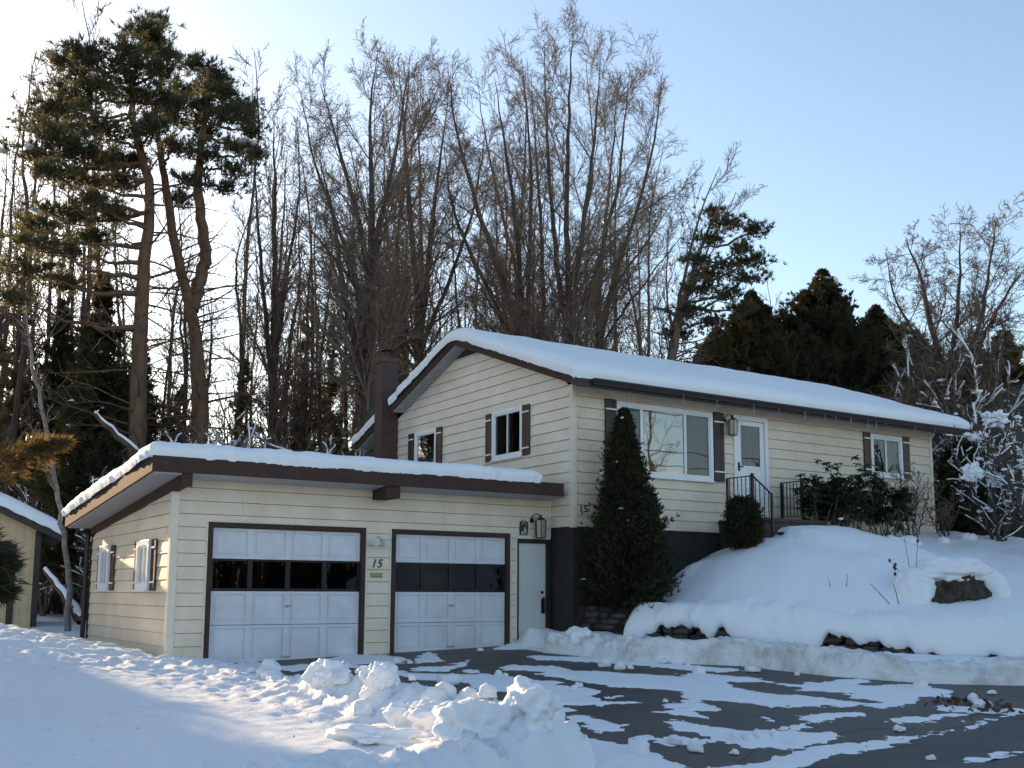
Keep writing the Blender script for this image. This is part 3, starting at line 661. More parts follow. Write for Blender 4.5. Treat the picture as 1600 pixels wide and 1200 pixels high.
mb = MB(); mb.poly([(XG+.01, 3.95, 6.10), (XG+.01, 2.30, 6.10), (XG+.01, RY, 6.42)]); mb.prism([(XG-.01, 3.98, 6.12), (XG-.01, 2.45, 6.12), (XG-.01, RY, 6.36)], (.02, 0, 0)); hp(mb.build('gable_vent', M['brown_dark'], None))
mb = MB(); mb.box(XG+.012, XR-.012, HY+.012, YB-.04, -.4, ZS+.0); hp(mb.build('foundation', M['found'], None))
# roof
def roof_quad(mb, x0, x1, y0, y1, up, dn):
    pts = []
    ys = [y for y in (y0, RY, y1) if y0 <= y <= y1]; ys = sorted(set(ys))
    top = [(x0, y, roof_z(y)+up) for y in ys]; bot = [(x0, y, roof_z(y)-dn) for y in reversed(ys)]
    mb.prism(top+bot, (x1-x0, 0, 0))
mb = MB(); roof_quad(mb, XG-.012, RX1, EY0, EY1, 0, .03); roof_quad(mb, RX0-.03, XG-.013, EY0, 6.10, 0, .03); roof_quad(mb, RX0-.03, XG-.013, 6.80, EY1, 0, .03)
roof = mb.build('roof', M['shingle'], None); hp(roof)
mb = MB()
for a, b in ((EY0, 6.10), (6.80, EY1)):
    ys = sorted({y for y in (a, RY, b) if a <= y <= b}); mb.prism([(RX0-.012, y, roof_z(y)-.031) for y in ys]+[(RX0-.012, y, roof_z(y)-.17) for y in reversed(ys)], (.03, 0, 0))
ys = [EY0, RY, EY1]; mb.prism([(RX1-.03, y, roof_z(y)-.031) for y in ys]+[(RX1-.03, y, roof_z(y)-.17) for y in reversed(ys)], (.028, 0, 0))
mb.box(XG+.02, RX1-.04, EY1-.02, EY1, roof_z(EY1)-.17, roof_z(EY1)-.031)
hp(mb.build('rake_board', M['brown'], None))
mb = MB()                        # soffits
for a, b in ((EY0+.02, RY), (RY, 6.08), (7.0, EY1-.02)):
    mb.prism([(RX0+.02, a, roof_z(a)-.165), (RX0+.02, b, roof_z(b)-.165), (RX0+.02, b, roof_z(b)-.15), (RX0+.02, a, roof_z(a)-.15)], (XG-RX0+.02, 0, 0))
mb.prism([(RX1-.05, a, roof_z(a)-.16) for a in (EY0+.02, RY, EY1-.02)]+[(RX1-.05, a, roof_z(a)-.145) for a in (EY1-.02, RY, EY0+.02)], (XR-RX1+.06, 0, 0))
for i in range(56):              # grooved planks under the rear rake
    y = RY+.05+i*.088
    if y < 6.02 or y > 7.05: mb.box(RX0+.025, XG-.02, y, y+.07, roof_z(y+.07)-.172, roof_z(y+.07)-.15)
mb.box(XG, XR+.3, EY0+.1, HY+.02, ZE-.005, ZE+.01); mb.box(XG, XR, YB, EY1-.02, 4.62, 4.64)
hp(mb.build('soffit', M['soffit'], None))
# gutter along the front eave
mb = MB(); gz = roof_z(EY0); gp_ = [(EY0+.0, gz-.03), (EY0-.10, gz-.02), (EY0-.12, gz-.05), (EY0-.085, gz-.10), (EY0-.07, gz-.135), (EY0, gz-.135)]
mb.prism([(XG+.04, y, z) for y, z in gp_], (RX1-XG-.06, 0, 0)); mb.box(RX0-.02, RX1-.02, EY0+.001, EY0+.03, gz-.17, gz-.032)
hp(mb.build('gutter', M['brown_dark'], None))
# chimney
mb = MB(); mb.box(6.61, XG-.05, 6.36, 6.74, -.1, 6.60); mb.box(6.585, XG-.025, 6.335, 6.765, 6.54, 6.66); mb.box(XG-.049, XG+.03, 6.37, 6.73, -.1, 5.2)
for i in range(60):
    z = .3+i*.104
    if z < 6.5: mb.box(6.6075, XG-.0475, 6.3575, 6.7425, z, z+.085)
ch = mb.build('chimney', M['brick'], None); mc = MB(); mc.cyl((6.82, 6.55, 6.64), .07, .20); mc.cyl((6.82, 6.55, 6.84), .17, .03, r2=.15); mc.cyl((6.82, 6.55, 6.87), .15, .03, r2=.02)
mc.build('chimney_cap', M['iron'], ch); hp(ch)
# roof vent pipe
mb = MB(); mb.cyl((15.7, 3.3, 6.3), .05, .62); hp(mb.build('vent_pipe', M['iron'], None))
window(house, FW, *PW, trim=.075, mull=((8.71, .06), (9.83, .06)), glassm=['glass_dim', 'glass_bright', 'glass_dim'], curt=[(8.15, 8.68), (9.86, 10.5)], label='wide three-part picture window')
window(house, FW, *SW, trim=.085, mull=((15.95, .05),), glassm='glass_dim', curt=[(16.0, 16.44)], label='small slider window with a paler right half')
window(house, GW, *G1, trim=.075, mull=((-1.5, .03),), glassm='glass')
window(house, GW, *G2, trim=.075, glassm='glass')
shutter(house, FW, 7.81, 8.07, 3.28, 4.70, M['shutter_dark']); shutter(house, FW, 10.58, 10.86, 3.28, 4.70, M['shutter_dark'])
shutter(house, FW, 15.17, 15.40, 3.69, 4.68, M['shutter']); shutter(house, FW, 16.53, 16.77, 3.69, 4.68, M['shutter'])
shutter(house, GW, -2.30, -2.07, 3.72, 4.72, M['shutter']); shutter(house, GW, -.92, -.66, 3.72, 4.72, M['shutter'])
shutter(house, GW, -5.77, -5.50, 3.72, 4.72, M['shutter']); shutter(house, GW, -4.43, -4.17, 3.72, 4.72, M['shutter'])
# front door
mb = MB(); x0, x1, z0, z1 = DR; y = HY
for a in ((x0, x0+.09, z0, z1), (x1-.09, x1, z0, z1), (x0+.09, x1-.09, z1-.10, z1)): mb.box(a[0], a[1], y-.045, y+.05, a[2], a[3])
fr = mb.build('door_frame', M['white'], None, bevel=.004); hp(fr)
mb = MB(); dx0, dx1 = x0+.095, x1-.095; gx0, gx1, gz0, gz1 = dx0+.13, dx1-.12, 3.66, 4.50
for a in ((dx0, gx0, z0, z1-.105), (gx1, dx1, z0, z1-.105), (gx0, gx1, z0, gz0), (gx0, gx1, gz1, z1-.105)): mb.box(a[0], a[1], y-.01, y+.03, a[2], a[3])
mb.box(dx0+.12, dx1-.12, y-.022, y-.01, 2.72, 3.06); mb.box(dx0+.12, dx1-.12, y-.022, y-.01, 3.14, 3.48)
dr = mb.build('front_door', M['white'], None, bevel=.004)
q = MB(); q.quad((gx0, y+.005, gz0), (gx1, y+.005, gz0), (gx1, y+.005, gz1), (gx0, y+.005, gz1)); q.build('pane', M['glass_dim'], dr)
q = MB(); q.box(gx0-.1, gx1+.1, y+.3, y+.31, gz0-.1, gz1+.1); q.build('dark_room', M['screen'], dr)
q = MB(); q.box(gx0+.30, gx0+.37, y+.08, y+.09, gz0, gz1); q.build('curtain', M['curtain'], dr)
q = MB(); q.box(dx0+.03, dx0+.07, y-.03, y-.01, 3.54, 3.72); q.bar((dx0+.05, y-.05, 3.63), (dx0+.15, y-.055, 3.63), .02); q.bar((dx0+.05, y-.01, 3.63), (dx0+.05, y-.055, 3.63), .02)
q.build('door_handle', M['iron'], dr); hp(dr)
def lantern(loc, s, m_frame, parent_obj):
    x, y, z = loc; mb = MB()
    mb.cyl((x-.10*s, y+.0, z+.10*s), .045*s, -.015, axis=1, n=12)
    for i in range(6):
        t0, t1 = i/6*PI, (i+1)/6*PI
        mb.bar((x-.12*s+.12*s*(1-math.cos(t0))*.5, y-.02-.10*s*math.sin(t0/2), z+.12*s+.10*s*math.sin(t0)), (x-.12*s+.12*s*(1-math.cos(t1))*.5, y-.02-.10*s*math.sin(t1/2), z+.12*s+.10*s*math.sin(t1)), .016)
    cx, cy = x, y-.14*s
    mb.cyl((cx, cy, z+.10*s), .11*s, .05*s, n=6, r2=.03*s); mb.cyl((cx, cy, z-.22*s), .085*s, .02*s, n=6)
    for i in range(6): a = PI/3*i; mb.bar((cx+.095*s*math.cos(a), cy+.095*s*math.sin(a), z-.2*s), (cx+.105*s*math.cos(a), cy+.105*s*math.sin(a), z+.10*s), .012)
    mb.cyl((cx, cy, z+.15*s), .02*s, .05*s, n=6)
    o = mb.build('wall_lantern', m_frame, None); g = MB(); g.cyl((cx, cy, z-.2*s), .078*s, .3*s, n=6, r2=.09*s); g.build('lamp_glass', M['lampglass'], o)
    o.parent = parent_obj; o.location = tuple(-Vector(parent_obj.location)); return o
lantern((11.0, HY-.02, 4.45), 1.0, M['bronze'], house)
def text_obj(txt, size, loc, rot, m, parent_obj, name, shear=0, ext=.006):
    c = D.curves.new(name, 'FONT'); c.body = txt; c.size = size; c.extrude = ext; c.shear = shear; c.align_x = 'CENTER'; c.align_y = 'CENTER'; c.space_character = 1.1
    tmp = D.objects.new('tmp_text', c); COL.objects.link(tmp)
    dg = bpy.context.evaluated_depsgraph_get(); me = D.meshes.new_from_object(tmp.evaluated_get(dg)); D.objects.remove(tmp)
    me.materials.clear(); me.materials.append(m); o = D.objects.new(name, me); COL.objects.link(o); o.rotation_euler = rot
    o.parent = parent_obj; o.location = tuple(Vector(loc)-Vector(parent_obj.location if parent_obj else (0, 0, 0))); return o
text_obj('15', .19, (7.29, HY-.03, 2.575), (PI/2, 0, 0), M['iron'], house, 'house_number')

# ------------------------------------------------------------------ garage
GD = 5.42
garage = empty('garage', (0, 0, 0), 'cream two-door attached garage with a low sloping brown-edged roof', 'garage')
def ga(o): o.parent = garage; return o
gzk = .0
def gsl(y): return 2.79-.0885*(y+.55)       # soffit height
GX1 = 7.06
D1 = (.56, 3.25); D2 = (3.74, 6.15); DT = 2.115; SD = (6.31, 7.08)
ga(siding('garage_siding', M['siding'], None, (0, 0, 0), (1, 0, 0), (0, -1, 0), .10, GX1, -.15, 2.77, gzk,
   [(D1[0], D1[1], -.3, DT), (D2[0], D2[1], -.3, DT), (SD[0], 7.2, -.3, 2.03)]))
W1 = (-4.70, -3.45, 1.06, 1.86); W2 = (-1.98, -.68, 1.06, 1.86)
ga(siding('side_siding', M['siding'], None, (0, 0, 0), (0, -1, 0), (-1, 0, 0), -GD, -.10, -.2, 2.72, gzk,
   [(-4.42, -3.73, 1.09, 1.83), (-1.70, -1.00, 1.09, 1.83)], lambda z: (-min(GD, max(.02, -.55+(2.70-z)/.0885)), -.02)))
ga(MB().box(-.022, .098, -.022, .10, -.2, 2.68).build('corner_trim', M['trim_cream'], None, bevel=.005)); mb = MB()
for x in (D1[0]-.03, D1[1]+.005, D2[0]-.03, D2[1]+.005): mb.box(x, x+.025, -.03, .0, -.1, DT+.03)
mb.box(D1[0]-.005, D1[1]+.005, -.03, 0, DT+.005, DT+.03); mb.box(D2[0]-.005, D2[1]+.005, -.03, 0, DT+.005, DT+.03)
mb.box(SD[0]-.03, SD[0], -.03, 0, 0, 2.03); mb.box(SD[0]-.03, XG-.02, -.03, 0, 2.03, 2.06)
ga(mb.build('opening_trim', M['trim_cream'], None)); ga(MB().box(XG-.05, XG-.015, -.035, -.005, 2.061, 2.76).build('corner_trim', M['trim_cream'], None))
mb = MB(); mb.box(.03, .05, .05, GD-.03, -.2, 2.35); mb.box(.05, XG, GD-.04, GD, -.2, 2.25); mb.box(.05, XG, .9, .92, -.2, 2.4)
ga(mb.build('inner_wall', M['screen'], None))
# door trims + overhead doors
def overhead(x0, x1, lab):
    fr = MB(); t = .075
    fr.box(x0+.001, x0+t, -.045, .09, -.14, DT-.001); fr.box(x1-t, x1-.001, -.045, .09, -.14, DT-.001); fr.box(x0+t, x1-t, -.045, .09, DT-t, DT-.001)
    ga(fr.build('door_frame', M['brown'], None, bevel=.004))
    a, b = x0+t+.004, x1-t-.004; zb = -.10+.03*(a+b)/2; secs = [(zb-.03, .515), (.52, 1.045), (1.05, 1.545), (1.55, DT-t-.004)]
    dm = MB(); n = 4; W = (b-a)/n; st = .055
    for k, (s0, s1) in enumerate(secs):
        if k == 2: continue
        dm.box(a, b, .045, .075, s0, s1)
        for i in range(n+1):
            cx = a+W*i; l, r = max(a, cx-st), min(b, cx+st); dm.box(l, r, .022, .0455, s0+.002, s1-.002)
        for i in range(n):
            l, r = a+W*i+st, a+W*(i+1)-st
            if i == 0: l = a+st
            if i == n-1: r = b-st
            dm.box(l, r, .022, .0455, s0+.002, s0+.05); dm.box(l, r, .022, .0455, s1-.05, s1-.002); dm.box(l+.035, r-.035, .036, .0455, s0+.085, s1-.085)
    d = dm.build('garage_door', M['door_white'], None, bevel=.003); d['label'] = lab
    wf = MB(); s0, s1 = secs[2]
    wf.box(a, b, .034, .075, s1-.025, s1); wf.box(a, b, .034, .075, s0, s0+.04)
    for i in range(n+1): cx = a+W*i; wf.box(max(a, cx-.04), min(b, cx+.04), .034, .075, s0+.041, s1-.026)
    wf.build('window_rail', M['rail'], d)
    for i in range(n):
        g = MB(); l, r = max(a, a+W*i-.04)+.04, min(b, a+W*(i+1)+.04)-.04
        g.quad((l, .052, s0+.041), (r, .052, s0+.041), (r, .052, s1-.026), (l, .052, s1-.026)); g.build('pane', M['glass_tint'], d)
    h = MB(); cx = (a+b)/2; h.cyl((cx, .021, .81), .022, -.02, axis=1, n=12); h.box(cx-.055, cx+.06, -.006, .003, .80, .825); h.box(cx-.075, cx+.075, .01, .0215, zb+.03, zb+.065)
    h.build('door_handle', M['metal_grey'], d); ga(d)
overhead(*D1, 'wider left overhead garage door'); overhead(*D2, 'right overhead garage door next to the side entry')
# side entry door
mb = MB(); mb.box(SD[0]+.001, SD[0]+.03, -.04, .06, -.05, 2.029); mb.box(6.965, 7.06, -.04, .06, -.05, 1.955); mb.box(SD[0]+.03, 7.06, -.04, .06, 1.955, 2.029)
ga(mb.build('door_frame', M['brown_dark'], None)); mb = MB(); mb.box(SD[0]+.035, 6.96, .0, .04, -.02, 1.95)
d = mb.build('entry_door', M['steel_white'], None, bevel=.004); h = MB(); h.cyl((6.88, -.001, 1.05), .028, -.02, axis=1, n=12); h.box(6.86, 6.93, -.03, -.001, .66, .93); h.box(6.875, 6.915, -.05, -.03, .90, .96)
h.build('lock_and_handle', M['iron'], d); ga(d)
# roof
def gr(y): return 3.045-.0885*(y+.55)
YF, YR = -.55, 5.62; X0 = -.46
mb = MB(); mb.prism([(X0, YF, gr(YF)), (X0, YR, gr(YR)), (X0, YR, gr(YR)-.05), (X0, YF, gr(YF)-.05)], (6.96-X0, 0, 0)); ga(mb.build('roof', M['shingle'], None))
mb = MB(); mb.box(X0-.012, 6.965, YF-.035, YF-.001, gr(YF)-.245, gr(YF)-.012)
mb.prism([(X0-.032, YF-.034, gr(YF)-.012), (X0-.032, YR, gr(YR)-.012), (X0-.032, YR, gr(YR)-.235), (X0-.032, YF-.034, gr(YF)-.245)], (.03, 0, 0))
mb.box(X0, 6.96, YR, YR+.02, gr(YR)-.2, gr(YR)-.012)
ga(mb.build('fascia', M['brown'], None))
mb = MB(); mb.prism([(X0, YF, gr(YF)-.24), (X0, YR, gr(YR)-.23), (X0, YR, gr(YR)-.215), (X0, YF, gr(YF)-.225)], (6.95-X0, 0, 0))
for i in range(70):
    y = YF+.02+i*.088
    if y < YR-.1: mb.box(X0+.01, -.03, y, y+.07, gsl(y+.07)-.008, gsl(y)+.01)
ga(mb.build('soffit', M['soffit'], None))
mb = MB(); mb.prism([(-.05, YF+.06, gsl(YF)), (-.05, GD+.1, gsl(GD)-.0), (-.05, GD+.1, gsl(GD)-.16), (-.05, YF+.06, gsl(YF)-.19)], (.13, 0, 0))
mb.box(-.04, .13, YF+.02, YF+.06, gsl(YF)-.19, gsl(YF)+.01)
ga(mb.build('roof_beam', M['brown'], None, bevel=.004))
ga(MB().box(3.36, 3.62, YF+.0, -.004, 2.60, 2.792).build('beam_end', M['brown'], None, bevel=.004))
mb = MB(); mb.cyl((-.09, GD+.04, -.15), .045, 2.28, n=10); mb.bar((-.09, GD+.04, 2.12), (-.02, YR+.0, 2.28), .07); ga(mb.build('downpipe', M['brown_dark'], None))
mb = MB(); mb.box(-.035, .0, GD-.06, GD+.02, -.2, 2.2); ga(mb.build('rear_corner_board', M['brown_dark'], None))
SWL = ((0, 0, 0), (0, -1, 0), (-1, 0, 0))
window(garage, SWL, -4.45, -3.70, 1.06, 1.86, trim=.09, mull=((-4.07, .03),), glassm='glass', proud=.09); window(garage, SWL, -1.73, -.97, 1.06, 1.86, trim=.09, mull=((-1.35, .03),), glassm='glass', proud=.09)
for a, b in ((-4.70, -4.47), (-3.68, -3.42), (-1.99, -1.75), (-.95, -.68)): shutter(garage, SWL, a, b, 1.05, 1.86, M['shutter'], (.16, .84))
# flood lights, number and mail slot on the pier
mb = MB(); mb.cyl((3.49, -.02, 1.93), .05, -.03, axis=1, n=14)
for sx in (-1, 1): mb.bar((3.49, -.05, 1.94), (3.49+sx*.075, -.10, 1.91), .022)
fl = mb.build('flood_light', M['metal_grey'], None)
for sx in (-1, 1):
    f = MB(); c = np.array((3.49+sx*.085, -.09, 1.895-.01*sx)); dr_ = np.array((sx*.25-.1, -1, -.25)); dr_ /= np.linalg.norm(dr_); prev = None
    u = np.cross(dr_, (0, 0, 1)); u /= np.linalg.norm(u); v = np.cross(u, dr_); n = 18; prof_ = [(0, .02), (.03, .045), (.09, .066), (.10, .072), (.095, .055), (.10, .03), (.104, .0001)]
    for a, r in prof_:
        for i in range(n): th = 2*PI*i/n; f.V.append(tuple(c+dr_*a+r*(u*math.cos(th)+v*math.sin(th))))
    for j in range(len(prof_)-1):
        for i in range(n): k = (i+1) % n; f.F.append((j*n+i, j*n+k, (j+1)*n+k, (j+1)*n+i))
    f.build('lamp_head', M['flood'], fl, smooth=False)
ga(fl)
text_obj('15', .20, (3.455, -.026, 1.515), (PI/2, 0, 0), M['iron'], garage, 'house_number', shear=.3)
mb = MB(); mb.box(3.355, 3.575, -.035, -.012, 1.285, 1.365); ms = mb.build('mail_slot', M['brass'], None, bevel=.006); q = MB(); q.box(3.385, 3.545, -.042, -.035, 1.30, 1.345); q.build('slot_flap', M['brass'], ms, bevel=.003); ga(ms)
lantern((6.74, -.02, 2.27), 1.05, M['bronze'], garage)
# small hanging slate sign
mb = MB(); mb.box(6.36, 6.54, -.045, -.028, 2.10, 2.345); sg = mb.build('hanging_sign', M['sign'], None, bevel=.004); tag(sg, 'small dark slate sign with white painted trees hung above the side door', 'sign')
q = MB()
def tri(cx, z0, w, h): q.prism([(cx-w, -.0455, z0), (cx+w, -.0455, z0), (cx, -.0455, z0+h)], (0, -.003, 0))
tri(6.47, 2.15, .034, .06); tri(6.47, 2.185, .026, .05); tri(6.47, 2.215, .018, .04); tri(6.415, 2.125, .022, .05); q.box(6.39, 6.53, -.0485, -.0455, 2.112, 2.122)
for i in range(9): a = PI*(.2+.6*i/8); q.box(6.45+.07*math.cos(a)-.005, 6.45+.07*math.cos(a)+.005, -.0485, -.0455, 2.25+.065*math.sin(a), 2.262+.065*math.sin(a))
q.build('painted_picture', M['paint_white'], sg); q = MB(); q.bar((6.38, -.035, 2.345), (6.45, -.03, 2.385), .006); q.bar((6.52, -.035, 2.345), (6.45, -.03, 2.385), .006); q.build('hanging_wire', M['iron'], sg)

# ------------------------------------------------------------------ roof snow
def roof_snow(name, x0, x1, y0, y1, zf, Hh, R, label, seed, nx, ny, ends=(1, 1, 1, 1), cut=None):
    def ax(n, L):
        e = np.array([0, .008, .02, .04, .07, .11, .16, .22, .30, .40]); e = e[e < L/2]
        mid = np.linspace(e[-1], L-e[-1], n)[1:-1]; return np.r_[e, mid, L-e[::-1]]
    sx = ax(nx, x1-x0); sy = ax(ny, y1-y0); A_, B_ = np.meshgrid(sx, sy, indexing='ij'); LX, LY = x1-x0, y1-y0
    def e1(t, s): return (.06*fbm(t*1.8, 0*t+s, oct=6, seed=seed, gain=.72)+.02*fbm(t*9, 0*t+s, oct=3, seed=seed+1))
    ex0 = e1(B_, 1.)*(1-A_/LX); ex1 = e1(B_, 2.)*(A_/LX); ey0 = e1(A_, 3.)*(1-B_/LY); ey1 = e1(A_, 4.)*(B_/LY)
    Xx = x0+A_+ex0+ex1; Yy = y0+B_+ey0+ey1
    d = 1e9*np.ones_like(A_)
    for fl_, dd in zip(ends, (A_, LX-A_, B_, LY-B_)):
        if fl_: d = np.minimum(d, dd)
    # rounded corner
    th = np.sqrt(np.clip(1-(1-np.clip(d/R, 0, 1))**2, 0, 1))
    Zz = zf(Yy)+Hh*th*(1+.13*fbm(Xx*.55, Yy*.55, seed=seed+2)+.05*fbm(Xx*2, Yy*2, seed=seed+8))
    side = th < .97; nn = fbm(Xx*5, Yy*5, Zz*5, oct=5, seed=seed+4, gain=.65)
    Zz = Zz + .012*fbm(Xx*2, Yy*2, oct=4, seed=seed+3)*(th > .3)
    Zz = np.where(side, Zz+.03*nn*(th > .05), Zz)
    # bulge outwards on the open edges and hang a ragged skirt just over the edge
    bl = .05*np.sin(PI*np.clip(th, 0, 1))
    Yy = Yy - bl*(B_ < R)*(ends[2]) + bl*(LY-B_ < R)*(ends[3]); Xx = Xx - bl*(A_ < R)*(ends[0]) + bl*(LX-A_ < R)*ends[1]
    Zz[:, 0] -= (.030+.035*np.abs(fbm(sx*4, 0*sx, oct=5, seed=seed+6, gain=.8)))*ends[2]; Zz[0, :] -= (.02+.035*np.abs(fbm(sy*4, 0*sy, oct=4, seed=seed+7, gain=.8)))*ends[0]
    V, F = grid(Xx, Yy, Zz)
    if cut: bad = (V[:, 0] < cut[0]) & (V[:, 1] > cut[1]) & (V[:, 1] < cut[2]); F = F[~bad[F].any(1)]
    o = link_mesh(name, V, F, M['snow_smooth'], smooth=True); return tag(o, label, 'snow')
def rz_s(y): return RZ-SL*(np.sqrt((y-RY)**2+.10)-.0)+.05
roof_snow('roof_snow', RX0-.05, RX1+.02, EY0-.03, EY1+.05, lambda y: np.minimum(rz_s(y), RZ-SL*np.abs(y-RY)+.004), .27, .20, 'thick smooth snow blanket on the gable roof of the house', 300, 190, 130, cut=(7.05, 6.14, 6.80))
roof_snow('roof_snow', X0-.07, 6.42, YF-.04, YR+.06, lambda y: gr(y)+.004, .25, .22, 'thick snow slab on the low garage roof with a sunlit left edge', 320, 130, 60)
# icicles
rg = random.Random(3); ic0 = None
for i, x in enumerate([11.2, 11.9, 12.6, 12.75, 13.3, 13.5, 14.0, 14.05, 14.6, 14.9, 15.2, 16.2, 17.0, 9.2, 10.1]):
    if ic0 is None:
        mb = MB(); mb.cyl((0, 0, 0), .012, -1, n=7, r2=.001); ic0 = mb.build('icicle', M['ice'], None, smooth=True); o = ic0
    else: o = ic0.copy(); COL.objects.link(o)
    o.location = (x+rg.uniform(-.1, .1), EY0-.08, roof_z(EY0)-.12); o.scale = (1, 1, rg.uniform(.08, .30)); tag(o, 'thin icicle hanging from the front gutter of the house', 'icicle', 'icicles along the house gutter')
rd = np.random.default_rng(12)
for nm_, nn_, fx, fz, lb in (('debris', 150, lambda k: (rd.uniform(-3.6, .3, k), rd.uniform(-8.6, .5, k)), ground_h, 'small twigs and bits of litter on the snow left of the driveway'), ('debris', 90, lambda k: (rd.uniform(9.3, 15, k), rd.uniform(-5.2, -2.6, k)), terr_z, 'small twigs and bits of litter on the snow terrace')):
    x_, y_ = fx(nn_); C_ = np.stack([x_, y_, fz(x_, y_)+.006], -1); a_ = rd.normal(size=(nn_, 3))*np.array((1, 1, .12)); a_ /= np.linalg.norm(a_, axis=1)[:, None]; L_ = rd.uniform(.01, .06, (nn_, 1)); b_ = np.cross(a_, (0, 0, 1))*.006
    V = np.stack([C_-a_*L_, C_+b_, C_+a_*L_, C_-b_], 1).reshape(-1, 3); tag(link_mesh(nm_, V, np.arange(nn_*4).reshape(-1, 4), M['leaf_dead']), lb, 'litter', kind='stuff')

# ------------------------------------------------------------------ stoop and railings
stoop = empty('front_steps', (11.5, -1.4, 0), 'dark brown painted stoop with snow-buried steps at the front door', 'steps')
mb = MB(); mb.box(10.69, 12.36, -1.95, HY-.02, .6, 2.42); mb.box(10.66, 12.39, -1.98, HY-.021, 2.42, 2.49); local(mb.build('landing', M['concrete'], None, bevel=.01), stoop)
mb = MB(); mb.box(11.0, 12.3, -2.16, -1.981, .6, 2.22); local(mb.build('step', M['concrete'], None, bevel=.01), stoop)
def railing(x, lab, front, steps=True):
    r = empty('iron_railing', (x, -1.5, 2.49), lab, 'railing', 'black iron railings of the front steps'); tz = 3.34; y0, y1 = -.93, front
    def P(n, mb): local(mb.build(n, M['iron'], None), r)
    P('post', MB().box(x-.02, x+.02, y0-.02, y0+.02, 2.49, tz)); P('post', MB().box(x-.025, x+.025, y1-.025, y1+.025, 2.40, tz+.04))
    P('top_rail', MB().bar((x, y0, tz-.01), (x, y1, tz-.01), .03, .02)); P('bottom_rail', MB().bar((x, y0, 2.62), (x, y1, 2.62), .025, .015))
    def bal(yy, za, zb_):
        m_ = MB(); m_.bar((x, yy, za), (x, yy, zb_), .012)
        k = 7
        for i in range(k): z = za+(zb_-za)*(i+.5)/k; m_.cyl((x, yy, z-.03), .006, .03, n=6, r2=.013); m_.cyl((x, yy, z), .013, .03, n=6, r2=.006)
        P('baluster', m_)
    for i in range(6): bal(y0+(y1-y0)*(i+.6)/6.2, 2.62, tz-.02)
    if steps:
        y2 = -2.12; z2 = 2.93
        P('post', MB().box(x-.02, x+.02, y2-.02, y2+.02, 2.12, z2+.02)); P('hand_rail', MB().bar((x, y1, tz), (x, y2, z2), .03, .02)); P('bottom_rail', MB().bar((x, y1, 2.60), (x, y2, 2.36), .025, .015))
        for i in range(4): t = (i+.7)/4.4; yy = y1+(y2-y1)*t; bal(yy, 2.60-.24*t, tz-(tz-z2)*t)
railing(10.76, 'black iron railing on the left side of the front steps with a sloping hand rail', -1.62)
railing(12.30, 'black iron railing right of the front door, half hidden by the rhododendron', -1.50, False)
mb = MB(); mb.box(10.9, 12.2, -1.9, -.85, 2.491, 2.53)

# ------------------------------------------------------------------ shed, neighbour
KS = 26.5/22; sx, sy = at(55, 975, 26.5)[:2]
def kz(z): return CC[2]+(z-CC[2])*KS
shed = empty('garden_shed', (sx, sy, .3), 'small yellow board shed with dark brown trim and a snowy roof at the left edge', 'shed')
ang = math.radians(-8); SU = np.array((math.cos(ang), math.sin(ang), 0)); SN = np.array((math.sin(ang), -math.cos(ang), 0))
def shb(mb, u0, u1, n0, n1, z0, z1):       # u to the right along the front, n outwards
    c = [np.array((sx, sy, 0))+SU*u*KS+SN*n+np.array((0, 0, kz(z))) for z in (z0, z1) for n in (n0, n1) for u in (u0, u1)]
    k = len(mb.V); mb.V += [tuple(p) for p in c]; mb.F += [tuple(k+i for i in f) for f in ((0,1,3,2),(4,6,7,5),(0,4,5,1),(1,5,7,3),(3,7,6,2),(2,6,4,0))]
def shp(pts, n0, n1):
    p = [tuple(np.array((sx, sy, 0))+SU*u*KS+SN*n0+np.array((0, 0, kz(z)))) for u, z in pts]; return p, SN*(n1-n0)
mb = MB(); ssl = .47; EZ = 2.12
for i in range(9):
    u1 = -i*.14; u0 = u1-.135; p, o_ = shp([(u0, .1), (u1, .1), (u1, EZ+(-u1)*ssl), (u0, EZ+(-u0)*ssl)], -.02, 0); mb.prism(p, o_)
p, o_ = shp([(-1.26, .1), (0, .1), (0, EZ), (-1.26, EZ+1.26*ssl)], -.05, -.021); mb.prism(p, o_); shb(mb, -.04, 0, -3, -.05, .1, EZ); local(mb.build('wall', M['shed'], None), shed)
mb = MB(); shb(mb, -.09, .012, 0, .03, .1, EZ+.02); shb(mb, -.01, .02, -.1, .0, .1, EZ); local(mb.build('corner_board', M['brown_dark'], None), shed)
mb = MB(); shb(mb, -.50, -.39, 0, .035, .2, 1.86); shb(mb, -1.24, -.501, 0, .035, 1.75, 1.86); local(mb.build('door_frame', M['brown_dark'], None), shed)
mb = MB(); shb(mb, -1.24, -.505, 0, .02, .2, 1.745); dd = mb.build('shed_door', M['shed'], None); local(dd, shed); mb = MB(); shb(mb, -1.24, -.505, .0201, .034, 1.02, 1.12); mb.build('door_rail', M['brown_dark'], dd)
mb = MB(); p, o_ = shp([(.34, EZ-.08-.34*ssl+.07), (-1.3, EZ+1.3*ssl), (-1.3, EZ+.14+1.3*ssl), (.34, EZ+.14-.34*ssl)], -3.2, .28); mb.prism(p, o_); rf = mb.build('roof', M['brown_dark'], None); local(rf, shed)
Au, An = np.meshgrid(np.r_[np.linspace(.36, .1, 12), np.linspace(.05, -1.3, 30)], np.r_[np.linspace(.32, .05, 10), np.linspace(0, -3.2, 30)], indexing='ij')
dd_ = np.minimum(.36-Au, .32-An); thk = .26*np.sqrt(np.clip(1-(1-np.clip(dd_/.2, 0, 1))**2, 0, 1))*(1+.1*fbm(Au*2, An*2, seed=5))
